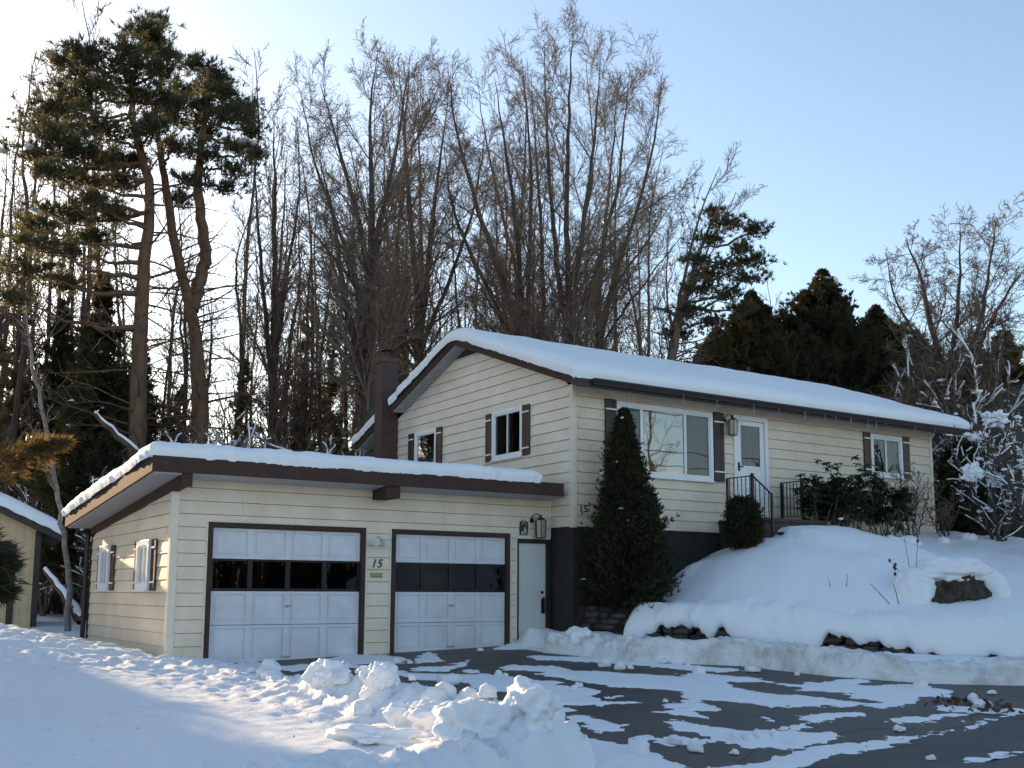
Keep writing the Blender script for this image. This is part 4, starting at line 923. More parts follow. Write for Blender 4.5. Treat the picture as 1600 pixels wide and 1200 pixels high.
W = np.array((sx, sy, 0))+Au[..., None]*KS*SU+An[..., None]*SN; zz = kz(EZ+.14-Au*ssl)+thk-.03*(dd_ < .001)*(1+fbm(Au*7, An*7, seed=6)); V, F = grid(W[..., 0], W[..., 1], zz)
tag(link_mesh('roof_snow', V, F[:, ::-1], M['snow_smooth'], smooth=True), 'snow slab on the sloping roof of the yellow shed', 'snow')
nb = empty('neighbour_house', (26, 3.5, 1.6), 'dark slate blue neighbouring house half hidden behind snowy shrubs at the right edge', 'house')
c0 = at(1548, 835, 33); NU = np.array((math.cos(-.35), math.sin(-.35), 0)); NN = np.array((math.sin(-.35), -math.cos(-.35), 0))
def nbx(mb, u0, u1, n0, n1, z0, z1):
    c = [np.array((c0[0], c0[1], 0))+NU*u+NN*n+np.array((0, 0, z)) for z in (z0, z1) for n in (n0, n1) for u in (u0, u1)]
    k = len(mb.V); mb.V += [tuple(p) for p in c]; mb.F += [tuple(k+i for i in f) for f in ((0,1,3,2),(4,6,7,5),(0,4,5,1),(1,5,7,3),(3,7,6,2),(2,6,4,0))]
mb = MB(); W0 = [np.array((c0[0], c0[1], 0))+NU*u+np.array((0, 0, z)) for u, z in ((0, 1.5), (7, 1.5), (7, 5.4), (3.5, 7.4), (0, 5.4))]; mb.prism(W0, -NN*7); local(mb.build('wall', M['neigh'], None), nb)
mb = MB(); Wr = [np.array((c0[0], c0[1], 0))+NU*u+NN*.4+np.array((0, 0, z)) for u, z in ((-.5, 5.2), (3.5, 7.5), (7.5, 5.2), (7.5, 5.4), (3.5, 7.7), (-.5, 5.4))]; mb.prism(Wr, -NN*8); local(mb.build('roof', M['found'], None), nb)
mb = MB(); nbx(mb, .62, .70, 0, .04, 2.5, 3.3); nbx(mb, 1.60, 1.68, 0, .04, 2.5, 3.3); nbx(mb, .70, 1.60, 0, .04, 3.22, 3.3); nbx(mb, .70, 1.60, 0, .04, 2.5, 2.58); w_ = mb.build('window', M['white'], None); mb = MB(); nbx(mb, .70, 1.60, .0, .01, 2.58, 3.22); mb.build('pane', M['screen'], w_); local(w_, nb)

# ------------------------------------------------------------------ vegetation
def nrmz(v): return v/np.maximum(np.linalg.norm(v, axis=-1, keepdims=True), 1e-9)
def grow(S, Dr, L, R0, R1, K, curl, up, rg):
    n = len(S); P = np.zeros((n, K+1, 3)); P[:, 0] = S; d = nrmz(Dr.copy()); seg = (L/K)[:, None]
    w = rg.normal(size=(n, 3))*curl*.6
    for k in range(K):
        d = nrmz(d + w + rg.normal(size=(n, 3))*curl + np.array((0, 0, up)))
        w *= .7; P[:, k+1] = P[:, k]+d*seg
    t = np.linspace(0, 1, K+1)[None]; R = R0[:, None]*(1-t)+R1[:, None]*t
    return P, R
def spawn(P, R, per, t0, t1, ang, lr, rg, rr=.6, angv=.18, taper=.5, up=.15, base_len=None):
    n, K1, _ = P.shape; K = K1-1; T = t0+(t1-t0)*(np.arange(per)[None]+rg.uniform(0, 1, (n, per)))/per
    idx = np.minimum((T*K).astype(int), K-1); fr = T*K-idx; i = np.arange(n)[:, None]
    A, B = P[i, idx], P[i, idx+1]; S = A+(B-A)*fr[..., None]; t = nrmz(B-A)
    r = (R[i, idx]*(1-fr)+R[i, idx+1]*fr)
    ref = nrmz(rg.normal(size=S.shape)); s = nrmz(np.cross(t, ref)); a = ang+rg.normal(size=T.shape)*angv
    d = nrmz(t*np.cos(a)[..., None]+s*np.sin(a)[..., None]+np.array((0, 0, up)))
    Ln = np.linalg.norm(np.diff(P, axis=1), axis=2).sum(1)[:, None] if base_len is None else base_len[:, None]
    L = Ln*lr*(1-taper*T)*rg.uniform(.7, 1.25, T.shape)
    return S.reshape(-1, 3), d.reshape(-1, 3), L.reshape(-1), np.maximum(r.reshape(-1)*rr, .004)
def tubes(P, R, sides):
    n, K1, _ = P.shape; T = np.zeros_like(P); T[:, 1:-1] = P[:, 2:]-P[:, :-2]; T[:, 0] = P[:, 1]-P[:, 0]; T[:, -1] = P[:, -1]-P[:, -2]; T = nrmz(T)
    ref = np.where(np.abs(T[:, :1, 2:3]) > .8, np.array((1., 0, 0)), np.array((0, 0, 1.))); u = nrmz(np.cross(T, np.broadcast_to(ref, T.shape))); v = np.cross(T, u)
    a = np.arange(sides)*2*PI/sides; V = P[:, :, None]+R[:, :, None, None]*(u[:, :, None]*np.cos(a)[None, None, :, None]+v[:, :, None]*np.sin(a)[None, None, :, None])
    base = (np.arange(n)*K1*sides)[:, None, None]+(np.arange(K1-1)*sides)[None, :, None]; j = np.arange(sides)[None, None]; j2 = (j+1) % sides
    F = np.stack([base+j, base+j2, base+sides+j2, base+sides+j], -1).reshape(-1, 4); return V.reshape(-1, 3), F
def merge(parts):
    Vs, Fs, n = [], [], 0
    for V, F in parts: Vs.append(V); Fs.append(F+n); n += len(V)
    return np.concatenate(Vs), np.concatenate(Fs)
def stem_from(pts, rads, K=28, wob=.05, rg=None):
    pts = np.array(pts, float); s = np.r_[0, np.cumsum(np.linalg.norm(np.diff(pts, axis=0), axis=1))]; q = np.linspace(0, s[-1], K+1)
    P = np.stack([np.interp(q, s, pts[:, i]) for i in range(3)], -1)
    for _ in range(3): P[1:-1] = (P[:-2]+2*P[1:-1]+P[2:])/4
    if rg is not None: P[1:-1] += rg.normal(size=P[1:-1].shape)*wob*.6
    R = np.interp(q/s[-1], np.linspace(0, 1, len(rads)), rads); return P[None], R[None]
def snow_bits(name, pts, rmin, rmax, parent, rg, flat=.5):
    V0, F0 = ico(1); r = rg.uniform(rmin, rmax, len(pts)); k = len(V0)
    a = rg.uniform(0, PI, len(pts)); ex = rg.uniform(.8, 1.7, len(pts))
    W = V0[None]*(1+.25*rg.normal(size=(len(pts), k, 1)))*r[:, None, None]; W[..., 2] *= flat; W[..., 0] *= ex[:, None]
    c, s = np.cos(a)[:, None], np.sin(a)[:, None]; W = np.stack([W[..., 0]*c-W[..., 1]*s, W[..., 0]*s+W[..., 1]*c, W[..., 2]], -1)
    V = (pts[:, None]+W).reshape(-1, 3); F = (F0[None]+(np.arange(len(pts))*k)[:, None, None]).reshape(-1, 3)
    return link_mesh(name, V, F, M['snow_smooth'], parent, smooth=True)
def bare_tree(name, base, stems, seed, label, cat='tree', group=None, n1=16, n2=7, n3=5, n4=3, t0=.35, ang=.5, l1=.42, up=.10, mb='bark', twig='bark_twig', curl=.07, crown_r=None, snow=0, minr=.006, ext=None):
    """stems: list of (points, radii) in world space; everything else grows from them"""
    rg = np.random.default_rng(seed); root = empty(name, tuple(base), label, cat, group); off = np.array(base, float)
    P0 = [stem_from(np.array(p)-off, r, 30, .03, rg) for p, r in stems]; P = np.concatenate([p for p, _ in P0]); R = np.concatenate([r for _, r in P0])
    V, F = tubes(P, R, 9); link_mesh('trunk', V, F, M[mb], root, smooth=True)
    parts = []; S, d, L, r = spawn(P, R, n1, t0, .98, ang, l1, rg, .40, .18, .66, up)
    P1, R1 = grow(S, d, L, r, r*.22, 8, curl, up*.45, rg); parts.append(tubes(P1, R1, 5))
    S, d, L, r = spawn(P1, R1, n2, .12, 1, ang*1.05, .50, rg, .6, .2, .45, up*.8)
    P2, R2 = grow(S, d, L, np.maximum(r, minr*1.5), np.maximum(r*.3, minr), 5, curl*1.3, up*.4, rg); parts.append(tubes(P2, R2, 4))
    if n3:
        S, d, L, r = spawn(P2, R2, n3, .1, 1, ang*1.1, .55, rg, .6, .25, .4, up*.6)
        P3, R3 = grow(S, d, L, np.maximum(r, minr), np.full(len(r), minr*.7), 4, curl*1.8, up*.5, rg); parts.append(tubes(P3, R3, 3))
        if n4:
            S, d, L, r = spawn(P3, R3, n4, .15, 1, ang*1.1, .6, rg, .6, .3, .3, up*.5)
            P4, R4 = grow(S, d, L, np.full(len(r), minr*.8), np.full(len(r), minr*.5), 2, curl*2, up*.5, rg); parts.append(tubes(P4, R4, 3))
    V, F = merge(parts); link_mesh('branches', V, F, M[twig], root, smooth=True)
    if snow:
        Q = np.concatenate([P1.reshape(-1, 3), P2.reshape(-1, 3)]); i = rg.choice(len(Q), min(snow, len(Q)), replace=False); snow_bits('snow_clumps', Q[i]+np.array((0, 0, .02)), .02, .075, root, rg)
        j1 = rg.random(len(P1)) < .40; j2 = rg.random(len(P2)) < .18; sa = tubes(P1[j1]+np.array((0, 0, .022)), np.maximum(R1[j1], .012)*1.5, 5); sb_ = tubes(P2[j2]+np.array((0, 0, .014)), np.full(R2[j2].shape, .017), 4)
        V, F = merge([sa, sb_]); link_mesh('snow_load', V, F, M['snow_smooth'], root, smooth=True)
    return root
def blades(C, Dr, nb, ln, wd, spread, rg, cup=0):
    """nb thin leaf triangles round each centre"""
    n = len(C); d = nrmz(Dr[:, None]+rg.normal(size=(n, nb, 3))*spread); s = nrmz(np.cross(d, rg.normal(size=(n, nb, 3))))
    ln = np.broadcast_to(np.asarray(ln, float).reshape(-1, 1, 1), (n, 1, 1)); l = ln*rg.uniform(.7, 1.3, (n, nb, 1)); w = wd*rg.uniform(.7, 1.3, (n, nb, 1)); c = C[:, None]+rg.normal(size=(n, nb, 3))*ln*.12
    V = np.stack([c-s*w/2, c+s*w/2, c+d*l], 2).reshape(-1, 3); F = np.arange(n*nb*3).reshape(-1, 3); return V, F
def at_h(px, py, dist): return np.array(at(px, py, dist))
def pine(name, label, dist, stems, pads, seed, gz, m='needle', per=1.0, dv=1.6, dead=30, snow=0, tufts=60, bark='bark_pine', bl=.25):
    rg = np.random.default_rng(seed); base = at(stems[0][0][0], 900, dist); base = np.array((base[0], base[1], gz)); root = empty(name, tuple(base), label, 'pine tree')
    SP = []
    for st in stems:
        pts = [at_h(px, py, dist+dd) for px, py, dd, r in [(s + (0,)*(4-len(s)) if len(s) < 4 else s) for s in st]]; rad = [s[3] for s in st]
        if st is stems[0]: pts = [base]+pts; rad = [rad[0]*1.15]+rad
        SP.append(stem_from(np.array(pts)-base, rad, 36, .03, rg))
    P = np.concatenate([p for p, _ in SP]); R = np.concatenate([r for _, r in SP]); V, F = tubes(P, R, 9); link_mesh('trunk', V, F, M[bark], root, smooth=True)
    Q = P.reshape(-1, 3); QR = R.reshape(-1); parts = []; Cs, Ds = [], []; sn = []
    sc_ = dist/CAM['f']
    for px, py, rx, ry in pads:
        c = at_h(px, py, dist+rg.uniform(-dv, dv))-base; ax = rx*sc_*1.15; az = ry*sc_*.42
        w = np.linalg.norm((Q-c)*np.array((1, 1, 1.3)), axis=1)+3*np.clip(Q[:, 2]-c[2], 0, 9); i = int(np.argmin(w)); a = Q[i]
        mid = (a+c)/2+np.array((0, 0, -.15*np.linalg.norm(c-a)+.1)); PP, RR = stem_from([a, mid, c], [min(QR[i]*.5, .09), .04, .02], 10, .05, rg); parts.append(tubes(PP, RR, 5))
        n = int(tufts*per*(rx*ry)**.5/14)+6
        sp = rg.normal(size=(n, 3)); sp = nrmz(sp)*rg.uniform(.2, 1.35, (n, 1))*np.array((ax, ax, az*.9)); sp[:, 2] += .25*az*(1-(sp[:, 0]**2+sp[:, 1]**2)/ax**2)
        ends = c+sp; st = c+sp*.25-np.array((0, 0, .15)); st = st+rg.normal(size=st.shape)*.08
        PPt = np.stack([st, (st+ends)/2+rg.normal(size=st.shape)*.07, ends], 1); parts.append(tubes(PPt, np.tile(np.array([.018, .012, .006]), (n, 1)), 3))
        dr = nrmz(ends-st); Cs += [ends, (ends*.6+st*.4)+rg.normal(size=st.shape)*.10, ends+rg.normal(size=st.shape)*np.array((.24, .24, .09))]; Ds += [dr+np.array((0, 0, .5))]*3
        if snow and rg.random() < snow: sn.append(c+rg.normal(size=(3, 3))*np.array((ax, ax, .1))*.5+np.array((0, 0, az*.5)))
    if dead:                     # dead side limbs on the lower trunk
        k = P.shape[0]; S, d, L, r = spawn(P[:1], R[:1], dead, .15, .75, 1.35, .16, rg, .25, .2, .2, -.05); P1, R1 = grow(S, d, L, np.minimum(r, .03), np.full(len(r), .006), 7, .09, -.02, rg); parts.append(tubes(P1, R1, 4))
        S, d, L, r = spawn(P1, R1, 6, .2, 1, .8, .4, rg, .5); P2, R2 = grow(S, d, L, np.full(len(r), .01), np.full(len(r), .004), 3, .15, 0, rg); parts.append(tubes(P2, R2, 3))
    V, F = merge(parts); link_mesh('branches', V, F, M[bark], root, smooth=True)
    C = np.concatenate(Cs); Dd = np.concatenate(Ds); V, F = blades(C, nrmz(Dd), 12, bl, .028, .6, rg); link_mesh('needles', V, F, M[m], root)
    if sn: snow_bits('snow_clumps', np.concatenate(sn), .08, .26, root, rg, .3)
    return root
def conifer(name, label, base, h, rad, seed, m='cedar', group=None, n=5200, ln=.16, wd=.035, cat='evergreen tree', droop=-.2, gap=.35, top=1.0, lump=.35, lo=.06, shape=.85, nb=6, trunk=.1, snow=0, rag=.72):
    """evergreen made of whorled branches carrying flat leaf sprays"""
    rg = np.random.default_rng(seed); root = empty(name, tuple(base), label, cat, group)
    P, R = stem_from([(0, 0, 0), (rg.normal()*.05*rad, rg.normal()*.05*rad, h*.5), (0, 0, h*.98)], [trunk, trunk*.6, .01], 20, .01, rg); V, F = tubes(P, R, 7); link_mesh('trunk', V, F, M['bark_dark'], root, smooth=True)
    nbr = max(60, n//22); z = h*(lo+(1-lo)*rg.uniform(0, 1, nbr)**1.05); th = rg.uniform(0, 2*PI, nbr); t = z/h
    rr = rad*np.clip(1-t, 0, 1)**shape*np.clip((t/(lo+.10)), .45, 1)*(1+lump*fbm(np.cos(th)*1.4+seed, np.sin(th)*1.4, t*5, oct=3, seed=seed))*rg.uniform(rag, 1.18, nbr)+.04
    d = np.stack([np.cos(th), np.sin(th), droop+.45*t], -1); d = nrmz(d); S = np.stack([np.cos(th)*.02, np.sin(th)*.02, np.clip(z-rr*d[:, 2]*.6, .05, h)], -1)
    Pb, Rb = grow(S, d, rr/np.maximum(np.hypot(d[:, 0], d[:, 1]), .35), np.full(nbr, .012+.01*rad/2), np.full(nbr, .004), 6, .05, .05, rg); V, F = tubes(Pb, Rb, 3); link_mesh('branches', V, F, M['bark_dark'], root)
    k = max(1, n//nbr); u = rg.uniform(gap, 1.03, (nbr, k))**.8; idx = np.minimum((u*6).astype(int), 5); fr = (u*6-idx)[..., None]; i = np.arange(nbr)[:, None]
    C = Pb[i, idx]*(1-fr)+Pb[i, idx+1]*fr; dd = nrmz(Pb[i, idx+1]-Pb[i, idx]); sz = (.30+.70*np.clip(rr/rad*1.6, 0, 1))[:, None]+0*u; C = C+rg.normal(size=C.shape)*np.array((1, 1, .8))*(.05+.055*min(rad, 1.6))*sz[..., None]; C = C.reshape(-1, 3); dd = dd.reshape(-1, 3)
    V, F = blades(C, nrmz(dd+np.array((0, 0, .35*top))), nb, ln*sz.reshape(-1), wd, .45, rg); link_mesh('foliage', V, F, M[m], root)
    if snow: j = rg.choice(len(C), snow, replace=False); q = C[j]; snow_bits('snow_clumps', q*np.array((1.03, 1.03, 1))+np.array((0, 0, .03)), .03, .03+.035*rad, root, rg)
    return root
def copy_tree(root, loc, rz, s, label=None, group=None):
    c = root.copy(); COL.objects.link(c); c.location = loc; c.rotation_euler = (0, 0, rz); c.scale = s if hasattr(s, '__len__') else (s, s, s)
    if label: c['label'] = label
    if group: c['group'] = group
    for ch in list(root.children):
        q = ch.copy(); COL.objects.link(q); q.parent = c
    return c
def gh(p): return float(ground_h(np.array([p[0]]), np.array([p[1]]))[0])
def stempx(dist, pts): return [at_h(px, py, dist+dd) for px, py, dd in pts]
def based(dist, px, pts, rads):
    b = at(px, 900, dist); b = np.array((b[0], b[1], gh(b)-.1)); return b, ([b]+stempx(dist, pts), rads)

# the two big pines on the left
pine('pine_tree', 'tall orange-barked pine with a broad dark crown, leftmost of the two big pines', 30,
 [[(215,640,0,.26),(222,430,0,.23),(240,300,0,.19),(212,225,0,.14),(200,150,0,.09),(232,40,0,.03)]],
 [(228,52,32,22),(245,35,14,14),(200,80,30,18),(185,105,45,28),(130,85,34,14),(105,100,26,14),(125,150,50,28),(215,150,50,30),(250,110,26,16),(72,190,36,18),(92,215,50,24),(160,200,48,30),(55,240,34,15),(130,240,40,18),(125,280,42,18),(185,285,34,22),(105,335,46,16),(60,352,24,10),(175,335,26,14),(60,378,40,8),(112,392,46,9),(150,372,30,8),(235,200,28,28),(265,160,20,24),(50,420,40,8),(20,465,30,8),(95,440,40,8),(170,250,30,18),(145,130,36,20),(255,85,16,16),(240,65,16,12),(95,170,40,18),(75,265,26,10),(205,250,22,14),(150,315,30,10)], 11, .2, snow=.2, tufts=21, dead=60, bl=.20)
pine('pine_tree', 'tall forked orange-barked pine right of the broad-crowned pine', 31,
 [[(312,600,0,.27),(300,485,0,.24),(272,380,0,.15),(252,250,0,.12),(240,170,0,.06)],[(300,485,0,.2),(322,400,.5,.17),(308,290,0,.13),(318,200,0,.09),(325,105,0,.03)]],
 [(300,98,18,16),(330,115,28,18),(285,140,32,20),(350,150,38,24),(388,175,16,30),(318,205,30,20),(272,180,30,30),(375,232,26,18),(322,240,30,15),(300,280,26,8),(350,292,24,7),(270,230,24,20),(395,205,12,20),(365,180,22,20),(340,180,24,14),(310,165,26,16),(360,262,30,8),(280,310,22,8),(335,130,20,14),(400,240,10,10)], 12, .2, snow=.1, tufts=18, dead=70, bl=.20)
# big bare trees behind the buildings (distance, base x, list of stems)
def bt(name, dist, bpx, stems, seed, label, **kw):
    S = []; b = None
    for pts, rads in stems:
        bb, st = based(dist, bpx, pts, rads); b = bb if b is None else b; S.append(st)
    return bare_tree(name, b, S, seed, label, **kw)
GB = 'tall bare trees behind the house'
bt('bare_tree', 33, 577, [([(577,700,0),(574,560,0),(578,430,0),(583,300,.5),(575,190,.5),(590,80,0)],[.33,.30,.27,.20,.12,.06,.01]),
 ([(572,600,0),(555,540,-.5),(532,430,-1),(520,330,-1),(500,250,-1)],[.12,.16,.14,.11,.07,.01]), ([(578,430,0),(560,340,1),(535,250,1),(500,130,1.5)],[.10,.16,.12,.08,.01]),
 ([(578,430,0),(598,330,-1),(622,220,-1),(640,90,-1)],[.10,.14,.11,.07,.01]), ([(580,380,0),(610,300,1),(660,200,2),(690,120,2)],[.08,.10,.09,.06,.01]),
 ([(576,500,0),(545,400,2),(485,240,2),(470,140,2)],[.08,.11,.09,.06,.01])], 21, 'large bare maple with the thickest dark trunk, just left of the chimney', n1=18, n2=10, n3=7, n4=3, t0=.34, ang=.62, l1=.24, up=.035, curl=.05, minr=.0055, mb='bark_dark', group=None)
bt('bare_tree', 36, 655, [([(655,640,0),(655,540,0),(650,430,0),(640,330,0),(630,200,0),(640,110,0)],[.24,.22,.20,.14,.10,.07,.01]),
 ([(655,540,0),(668,430,0),(680,300,0),(700,160,0)],[.1,.16,.12,.08,.01]), ([(655,550,0),(625,500,-1),(608,420,-1),(590,330,-1)],[.08,.1,.08,.05,.01]), ([(655,540,0),(700,450,1),(740,330,1),(760,200,1)],[.1,.12,.09,.06,.01])], 22,
 'bare tree forking low just right of the chimney cap', n1=18, n2=10, n3=7, n4=3, t0=.34, ang=.62, l1=.24, up=.035, curl=.05, minr=.0055, mb='bark_dark')
MS = dict(n1=17, n2=10, n3=7, n4=3, t0=.30, ang=.60, l1=.23, up=.035, curl=.05, minr=.0055)
bt('bare_tree', 35, 820, [([(818,560,0),(790,450,0),(750,340,0),(712,210,0),(700,110,0)],[0.173,0.144,0.115,0.094,0.065,0.007]), ([(818,560,0),(812,430,0),(800,300,0),(772,120,0)],[0.144,0.122,0.101,0.072,0.007]),
 ([(818,560,0),(770,470,1),(705,330,1.5),(690,200,2)],[0.144,0.101,0.086,0.058,0.007]), ([(820,560,0),(826,420,1),(832,260,1),(815,90,1)],[0.144,0.108,0.086,0.065,0.007]), ([(818,560,0),(780,500,-1),(735,410,-1.5),(716,330,-2)],[0.072,0.072,0.058,0.036,0.007])], 23, 'multi-stemmed bare tree fanning left over the ridge of the house roof', mb='bark_dark', **MS)
bt('bare_tree', 34, 890, [([(888,540,0),(888,420,0),(885,300,0),(890,150,0),(895,35,0)],[0.187,0.158,0.130,0.094,0.058,0.007]), ([(888,540,0),(868,400,.5),(856,250,.5),(850,60,0)],[0.144,0.115,0.094,0.065,0.007]),
 ([(890,540,0),(905,400,-.5),(925,250,-.5),(940,80,-.5)],[0.144,0.115,0.094,0.065,0.007]), ([(890,540,0),(930,430,0),(965,300,0),(985,110,0)],[0.144,0.108,0.086,0.058,0.007])], 24, 'tallest bare tree, its top reaching highest above the house', mb='bark_dark', **MS)
bt('bare_tree', 36, 930, [([(935,540,0),(960,430,0),(1000,320,0),(1030,180,0),(1035,110,0)],[0.158,0.130,0.101,0.079,0.050,0.007]), ([(930,540,0),(950,460,1),(1010,380,1),(1060,300,1)],[0.130,0.094,0.079,0.050,0.007]), ([(932,540,0),(940,400,1),(955,260,1),(965,130,1)],[0.130,0.101,0.079,0.058,0.007]),
 ([(935,540,0),(985,470,-1),(1040,400,-1),(1080,350,-1)],[0.101,0.072,0.058,0.036,0.007])], 25, 'bare tree fanning right towards the open sky above the roof', mb='bark_dark', **MS)
bt('bare_tree', 40, 845, [([(845,560,0),(850,420,0),(840,280,0),(830,120,0)],[0.130,0.108,0.086,0.065,0.007]), ([(845,560,0),(800,400,0),(760,230,0),(745,120,0)],[0.115,0.094,0.072,0.050,0.007]),([(845,560,0),(900,420,0),(930,260,0),(915,90,0)],[0.115,0.094,0.072,0.050,0.007])], 26, 'bare tree half hidden behind the multi-stemmed group above the roof', mb='bark_dark', **MS)
bt('bare_tree', 37, 425, [([(425,640,0),(428,480,0),(430,330,0),(428,180,0)],[.16,.14,.11,.08,.01]), ([(425,600,0),(412,470,0),(402,330,0),(395,230,0)],[.12,.10,.09,.06,.01]),([(426,600,0),(445,450,1),(470,300,1),(465,200,1)],[.10,.09,.08,.05,.01])], 27, 'slim bare tree of close twin stems between the pines and the big maple', n1=20, n2=7, n3=5, n4=3, t0=.3, ang=.55, l1=.18, up=.12, mb='bark_dark')
bt('bare_tree', 34, 1035, [([(1045,560,0),(1065,450,0),(1090,340,0),(1125,260,0)],[.10,.09,.08,.05,.01]),([(1045,560,0),(1080,450,1),(1120,360,1),(1150,300,1)],[.10,.08,.06,.04,.01])], 28, 'slender reddish bare tree leaning right beside the small pine', n1=16, n2=7, n3=5, n4=2, t0=.3, ang=.5, l1=.25, up=.05)
pine('pine_tree', 'small leaning pine with layered branches above the right end of the roof', 33,
 [[(1045,600,0,.14),(1060,500,0,.12),(1090,400,0,.09),(1122,325,0,.03)]],
 [(1140,345,30,5),(1178,358,22,5),(1110,372,24,4),(1160,385,20,4),(1178,405,24,5),(1135,412,28,4),(1110,430,24,4),(1170,432,26,5),(1140,458,30,4),(1112,330,14,5),(1095,450,26,5),(1075,485,26,5),(1115,500,28,5),(1085,405,20,4),(1160,480,24,4),(1060,520,22,5)] + 0*[(1125,335,24,8),(1160,350,30,9),(1180,362,16,8),(1130,362,30,6),(1170,402,28,9),(1188,415,14,9),(1135,402,26,6),(1145,440,34,7),(1175,435,18,7),(1110,378,22,6),(1120,420,26,5),(1105,330,16,6),(1155,465,24,5)], 13, .5, tufts=34, dead=90, bl=.14, dv=1.6, bark='bark')
# right bare tree
bt('bare_tree', 33, 1478, [([(1478,700,0),(1480,620,0),(1462,540,0),(1440,440,0),(1415,370,0)],[.17,.15,.13,.10,.07,.01]),([(1480,620,0),(1520,560,0),(1560,480,0),(1600,420,0)],[.1,.13,.11,.08,.01]),
 ([(1480,620,0),(1490,540,0),(1500,440,0),(1500,350,0)],[.1,.11,.09,.06,.01]),([(1480,610,0),(1530,520,-1),(1545,420,-1),(1560,340,-1)],[.1,.1,.08,.06,.01]),([(1480,600,0),(1440,540,1),(1400,480,1),(1385,400,1)],[.1,.09,.07,.05,.01]),([(1520,560,0),(1580,545,0),(1640,530,0),(1690,500,0)],[.08,.07,.06,.05,.01])], 29,
 'round-crowned bare tree with crooked branches at the right above the snowy shrubs', n1=22, n2=9, n3=6, n4=3, t0=.34, ang=.8, l1=.24, up=.05, curl=.11, mb='bark_dark', twig='bark_twig', minr=.006)
# evergreens on the right
def ev(px, top, w, dist, seed, label, **kw):
    b = at(px, 900, dist); gz = gh(b) if kw.get('gz') is None else kw.pop('gz'); t = at(px, top, dist); return conifer('cedar_tree', label, (b[0], b[1], gz), t[2]-gz, w*dist/CAM['f'], seed, **kw)
EG = dict(n=22000, ln=.27, wd=.05, trunk=.14, shape=1.0, lump=.6, droop=.1, lo=.5, nb=7, rag=.40, gap=.25)
ev(1185, 458, 290, 38, 31, 'dark cedar behind the roof, nearest the small pine', **EG); ev(1302, 425, 330, 39, 32, 'tallest dark cedar with a pointed bronze top behind the roof', snow=14, **EG)
ev(1238, 510, 260, 39, 33, 'short dark cedar filling the gap between two taller cedars', **EG); ev(1385, 480, 250, 40, 34, 'dark ragged cedar left of the round-crowned bare tree', snow=20, **EG); ev(1432, 505, 250, 41, 35, 'dark cedar directly behind the right end of the roof', snow=30, **EG)
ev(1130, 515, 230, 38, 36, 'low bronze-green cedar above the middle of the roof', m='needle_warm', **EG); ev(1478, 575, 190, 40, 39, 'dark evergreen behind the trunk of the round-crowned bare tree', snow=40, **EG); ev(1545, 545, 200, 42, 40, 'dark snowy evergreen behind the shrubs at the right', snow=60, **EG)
ev(1345, 535, 260, 39, 37, 'low dark cedar just over the snowy ridge of the roof', **EG)
ev(1590, 520, 60, 38, 38, 'bronze evergreen far behind the snowy shrubs at the right edge', m='needle_warm', n=7000, ln=.3, wd=.05, lump=.5, shape=.6)
# conifers and thickets on the left
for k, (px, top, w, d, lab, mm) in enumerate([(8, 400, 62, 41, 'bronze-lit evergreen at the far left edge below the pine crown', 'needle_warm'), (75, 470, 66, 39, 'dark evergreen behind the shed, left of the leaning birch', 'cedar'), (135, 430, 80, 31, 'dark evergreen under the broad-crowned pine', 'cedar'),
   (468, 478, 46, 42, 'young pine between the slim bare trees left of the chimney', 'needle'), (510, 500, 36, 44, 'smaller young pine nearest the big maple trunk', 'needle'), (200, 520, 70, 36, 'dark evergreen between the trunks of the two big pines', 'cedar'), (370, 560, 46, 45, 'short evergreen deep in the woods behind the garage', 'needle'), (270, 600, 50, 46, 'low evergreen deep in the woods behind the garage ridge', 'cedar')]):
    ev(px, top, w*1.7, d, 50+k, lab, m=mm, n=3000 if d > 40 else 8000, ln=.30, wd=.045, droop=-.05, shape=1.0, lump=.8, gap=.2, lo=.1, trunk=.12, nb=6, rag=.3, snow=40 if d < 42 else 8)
# slender forest trees
FG = 'slender bare trees in the woods'
def slender(seed, h, n1=22, **kw):
    rg = np.random.default_rng(seed); a = [(rg.normal()*.02*h*t, rg.normal()*.02*h*t, h*t) for t in (0, .3, .6, .85, 1)]; a[0] = (0, 0, 0)
    return bare_tree('forest_tree', (0, 0, 0), [(a, [.10+h*.002, .09, .07, .045, .01])], seed, 'slender bare tree in the woods behind the buildings', group=FG, n1=n1, n2=6, n3=4, n4=0, t0=.2, ang=.75, l1=.18, up=.07, curl=.05, mb='bark_dark', twig='bark_twig', minr=.008, **kw)
prot = [slender(400+i, 13+i*1.0) for i in range(5)]
thick = [bare_tree('thicket_bush', (0, 0, 0), [([(0, 0, 0), (dx*.5, dy*.5, 1.6), (dx, dy, 3.6)], [.03, .025, .01]) for dx, dy in ((.5, .2), (-.6, .3), (.2, -.6), (-.3, -.4), (.9, -.2), (-1, -.1), (.1, .9))], 420+i, 'tangled bare bush at the edge of the woods', cat='bush', group='tangled bushes at the edge of the woods', n1=9, n2=5, n3=4, n4=0, t0=.1, ang=.6, l1=.4, up=.05, minr=.007, curl=.14, snow=26) for i in range(3)]
rg = np.random.default_rng(77); first = set()
def place(protos, k, loc, rz, s):
    r = protos[k]
    if k not in first_set[id(protos)]: first_set[id(protos)].add(k); r.location = loc; r.rotation_euler = (0, 0, rz); r.scale = s; return r
    return copy_tree(r, loc, rz, s)
first_set = {id(prot): set(), id(thick): set()}
